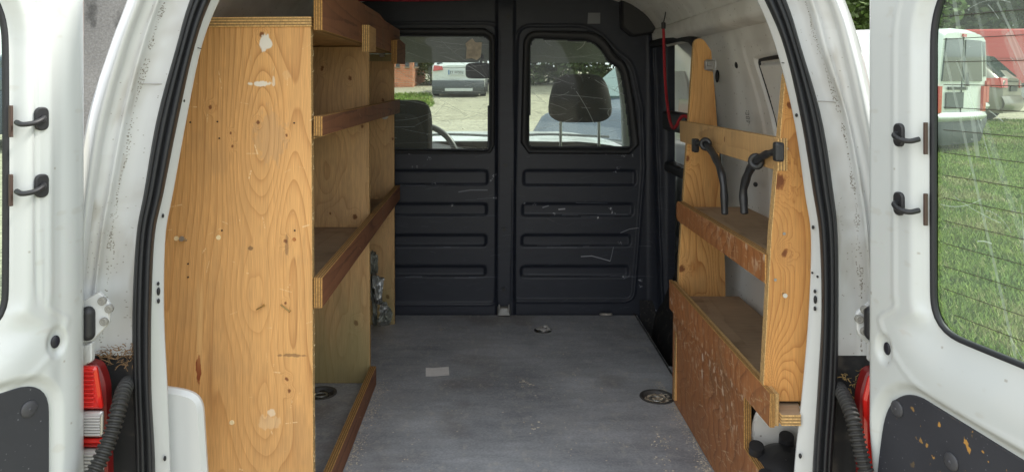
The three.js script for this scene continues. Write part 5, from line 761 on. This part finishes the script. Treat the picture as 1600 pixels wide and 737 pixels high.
// ---------------------------------------------------------------- trees and bushes
const leafMat = std({ vertexColors: true, color: 0xffffff, roughness: 0.75 });
const barkMat = std({ map: tex(128, 256, 0.5, 1, (x, y) => { const a = fbm(x * 40, y * 8, 401, 4); return [50 + 70 * a, 44 + 58 * a, 36 + 46 * a]; }), roughness: 1 });
function crownGeo(n, fill, size, tone, s) {
  const S = seed; seed = s; const pos = [], col = [], nor = [];
  const clumps = []; for (let i = 0; i < fill.clumps; i++) { const a = rr(0, 6.283), h = rr(fill.y0, fill.y1), k = (h - fill.y0) / (fill.y1 - fill.y0), R = fill.r * Math.sqrt(Math.max(0.06, 1 - (k * 1.5 - 0.55) ** 2)); const q = R * Math.sqrt(rr(0.1, 1)); clumps.push([q * Math.cos(a), h, q * Math.sin(a), rr(0.35, 0.75) * fill.c, rr(0.75, 1.25)]); }
  const c0 = V(), ax = V(), bx2 = V();
  for (let i = 0; i < n; i++) {
    const [x, y, z, r, t] = clumps[Math.floor(rnd() * clumps.length)]; const a = rr(0, 6.283), b = Math.acos(rr(-1, 1)), q = r * Math.cbrt(rr(0.15, 1));
    c0.set(x + q * Math.sin(b) * Math.cos(a), y + q * Math.cos(b) * 0.8, z + q * Math.sin(b) * Math.sin(a));
    ax.set(rr(-1, 1), rr(-0.6, 0.6), rr(-1, 1)).normalize(); bx2.set(rr(-1, 1), rr(-1, 1), rr(-1, 1)).cross(ax).normalize();
    const w = size * rr(0.6, 1.3), l = w * rr(0.45, 0.7), k = t * rr(0.7, 1.3);
    const p = [c0.clone().addScaledVector(ax, -w), c0.clone().addScaledVector(bx2, l), c0.clone().addScaledVector(ax, w), c0.clone().addScaledVector(bx2, -l)];
    for (const j of [0, 1, 2, 0, 2, 3]) { pos.push(p[j].x, p[j].y, p[j].z); col.push(tone[0] * k, tone[1] * k, tone[2] * k); }
  }
  seed = S; const g = new THREE.BufferGeometry(); g.setAttribute('position', new THREE.Float32BufferAttribute(pos, 3)); g.setAttribute('color', new THREE.Float32BufferAttribute(col, 3)); g.setAttribute('uv', new THREE.Float32BufferAttribute(new Float32Array(pos.length / 3 * 2), 2)); g.computeVertexNormals(); return g;
}
function makeTree(name, label, o, group) {
  const t = thing(name, label, o.cat || 'tree', V(0, 0, 0), group);
  const S = seed; seed = o.s;
  const limbs = [tube([V(0, -0.3, 0), V(0.05, o.y0 * 0.6, 0.03), V(-0.05, o.y0 + (o.y1 - o.y0) * 0.5, 0)], (k) => o.tr * (1 - 0.7 * k), 12, 8)];
  for (let i = 0; i < 7; i++) { const a = rr(0, 6.28), y = mix(o.y0 * 0.7, o.y1 * 0.6, rnd()), l = o.r * rr(0.5, 0.85); limbs.push(tube([V(0, y, 0), V(Math.cos(a) * l * 0.5, y + l * 0.35, Math.sin(a) * l * 0.5), V(Math.cos(a) * l, y + l * 0.8, Math.sin(a) * l)], (k) => o.tr * 0.4 * (1 - 0.8 * k), 8, 6)); }
  seed = S;
  add(t, o.bush ? 'stem' : 'trunk', limbs, barkMat);
  add(t, o.bush ? 'foliage' : 'crown', crownGeo(o.n, { y0: o.y0, y1: o.y1, r: o.r, clumps: o.clumps, c: o.c }, o.size, o.tone, o.s), leafMat);
  return t;
}
const put = (src, i, list, labels) => list.forEach(([x, d, k, a], j) => { const o = j ? src.clone() : src; if (j) { o.name = numbered(src.name.replace(/_\d+$/, '')); scene.add(o); } o.position.set(x, rise(-d), -d); o.scale.setScalar(k); o.rotation.y = a; if (labels && labels[j]) o.userData.label = labels[j]; });
put(makeTree('broad_tree', 'broad dark green trees standing in a row behind the parked vehicles', { s: 5, y0: 1.2, y1: 8.5, r: 3.6, clumps: 60, c: 2.0, n: 16000, size: 0.16, tone: [0.045, 0.075, 0.022], tr: 0.24 }, 'dark trees behind the parked vehicles'), 0, [[13.5, 30, 1, 0], [19, 31.5, 1.1, 1], [25, 30, 1.05, 2], [31, 31, 1.2, 3], [37, 29, 1.1, 4], [8, 32, 1.05, 5], [43, 30, 1.2, 0.7], [22, 37, 1.3, 1.7], [34, 38, 1.4, 2.7]], ['dark tree behind the nearer white van, first of the row', 'dark tree above the gap between the second white van and the silver car', 'dark tree behind the roof of the red van', 'dark tree behind the middle of the red van', 'dark tree right of the red van roof', 'dark tree left of the white vans, mostly behind the van pillar', 'dark tree at the far right end of the row', 'taller dark tree of the back row above the white vans', 'taller dark tree of the back row above the red van']);
put(makeTree('leafy_tree', 'brighter green leafy tree above the white van between the pillar and the right rear door', { s: 8, y0: 1.6, y1: 6.6, r: 2.4, clumps: 44, c: 1.5, n: 12000, size: 0.10, tone: [0.075, 0.125, 0.022], tr: 0.16 }), 0, [[9.6, 20, 1, 0]]);
put(makeTree('tall_bush', 'tall loose bushes growing beside and beyond the white hatchback ahead', { cat: 'bush', bush: true, s: 11, y0: 0.3, y1: 3.4, r: 1.3, clumps: 26, c: 1.1, n: 6000, size: 0.09, tone: [0.10, 0.14, 0.045], tr: 0.06 }, 'bushes beyond the gravel ahead'), 0, [[-2.75, 33.5, 0.6, 0], [-1.7, 36, 1.2, 1], [0.3, 36, 1.4, 2], [1.7, 34, 1.2, 3], [3.2, 35, 1.5, 4], [5.0, 34, 1.4, 5], [6.4, 36, 1.5, 6]], ['tall bush between the brick building and the white hatchback', 'higher bush just behind the left side of the white hatchback', 'bush behind the white hatchback roof', 'bush beyond the gravel, left edge of the right bulkhead window', 'bush beyond the gravel above the headrest', 'bush beyond the blue grey car bonnet', 'bush beyond the windscreen of the blue grey car']);

// ---------------------------------------------------------------- grass
function blades(name, poly, n, h, near) {
  const g = new THREE.BufferGeometry(), w = 0.006; g.setAttribute('position', new THREE.Float32BufferAttribute([-w, 0, 0, w, 0, 0, 0.7 * w, 0.55, 0.12, -w, 0, 0, 0.7 * w, 0.55, 0.12, -0.7 * w, 0.55, 0.12, -0.7 * w, 0.55, 0.12, 0.7 * w, 0.55, 0.12, 0, 1, 0.4], 3)); g.computeVertexNormals();
  const m = new THREE.InstancedMesh(g, std({ color: 0xffffff, roughness: 0.8 }), n); m.name = name; m.userData = { kind: 'stuff', label: name === 'grass' ? 'bright green grass of the meadow on the right' : 'patchy green grass beside the brick building', category: 'grass' };
  const M = new THREE.Matrix4(), Q = new THREE.Quaternion(), C = new THREE.Color(), E = new THREE.Euler(); let k = 0, guard = 0;
  const B = [1e9, -1e9, 1e9, -1e9]; poly.forEach(([x, d]) => { B[0] = Math.min(B[0], x); B[1] = Math.max(B[1], x); B[2] = Math.min(B[2], d); B[3] = Math.max(B[3], d); });
  while (k < n && guard++ < n * 30) {
    const t = rnd(), d = near ? near[0] + (near[1] - near[0]) * t * t ** 0.3 : rr(B[2], B[3]), x = near ? d * rr(0.56, 0.76) : rr(B[0], B[1]); if (sdPoly(poly, x, d) > 0) continue;
    const f = fbm(x * 1.1, d * 1.1, 501, 3), f2 = fbm(x * 4, d * 4, 511, 3); if (f2 < 0.36 && rnd() < 0.7) continue;
    const hh = h * rr(0.4, 1.1) * (0.5 + f), wd = 1 + d * 0.12; E.set(rr(-0.5, 0.5), rr(0, 6.28), rr(-0.5, 0.5)); Q.setFromEuler(E);
    M.compose(V(x, rise(-d), -d), Q, V(wd, hh, hh)); m.setMatrixAt(k, M);
    const y = rr(0, 1) * 0.5 + f2 * 0.7, dry = rnd() < 0.06 + 0.8 * sm(0.5, 0.75, fbm(x * 2.2 + 7, d * 2.2, 531, 3)) ? rr(0.5, 1) : 0; C.setRGB(mix(mix(0.10, 0.22, y), 0.32, dry), mix(mix(0.18, 0.29, y), 0.30, dry), mix(0.035, 0.13, dry)); m.setColorAt(k, C); k++;
  }
  m.count = k; m.castShadow = m.receiveShadow = true; scene.add(m); return m;
}
blades('grass', lawnEdge, 120000, 0.085, [1.6, 17]);
blades('verge_grass', vergePoly, 9000, 0.12);

renderer.render(scene, camera);
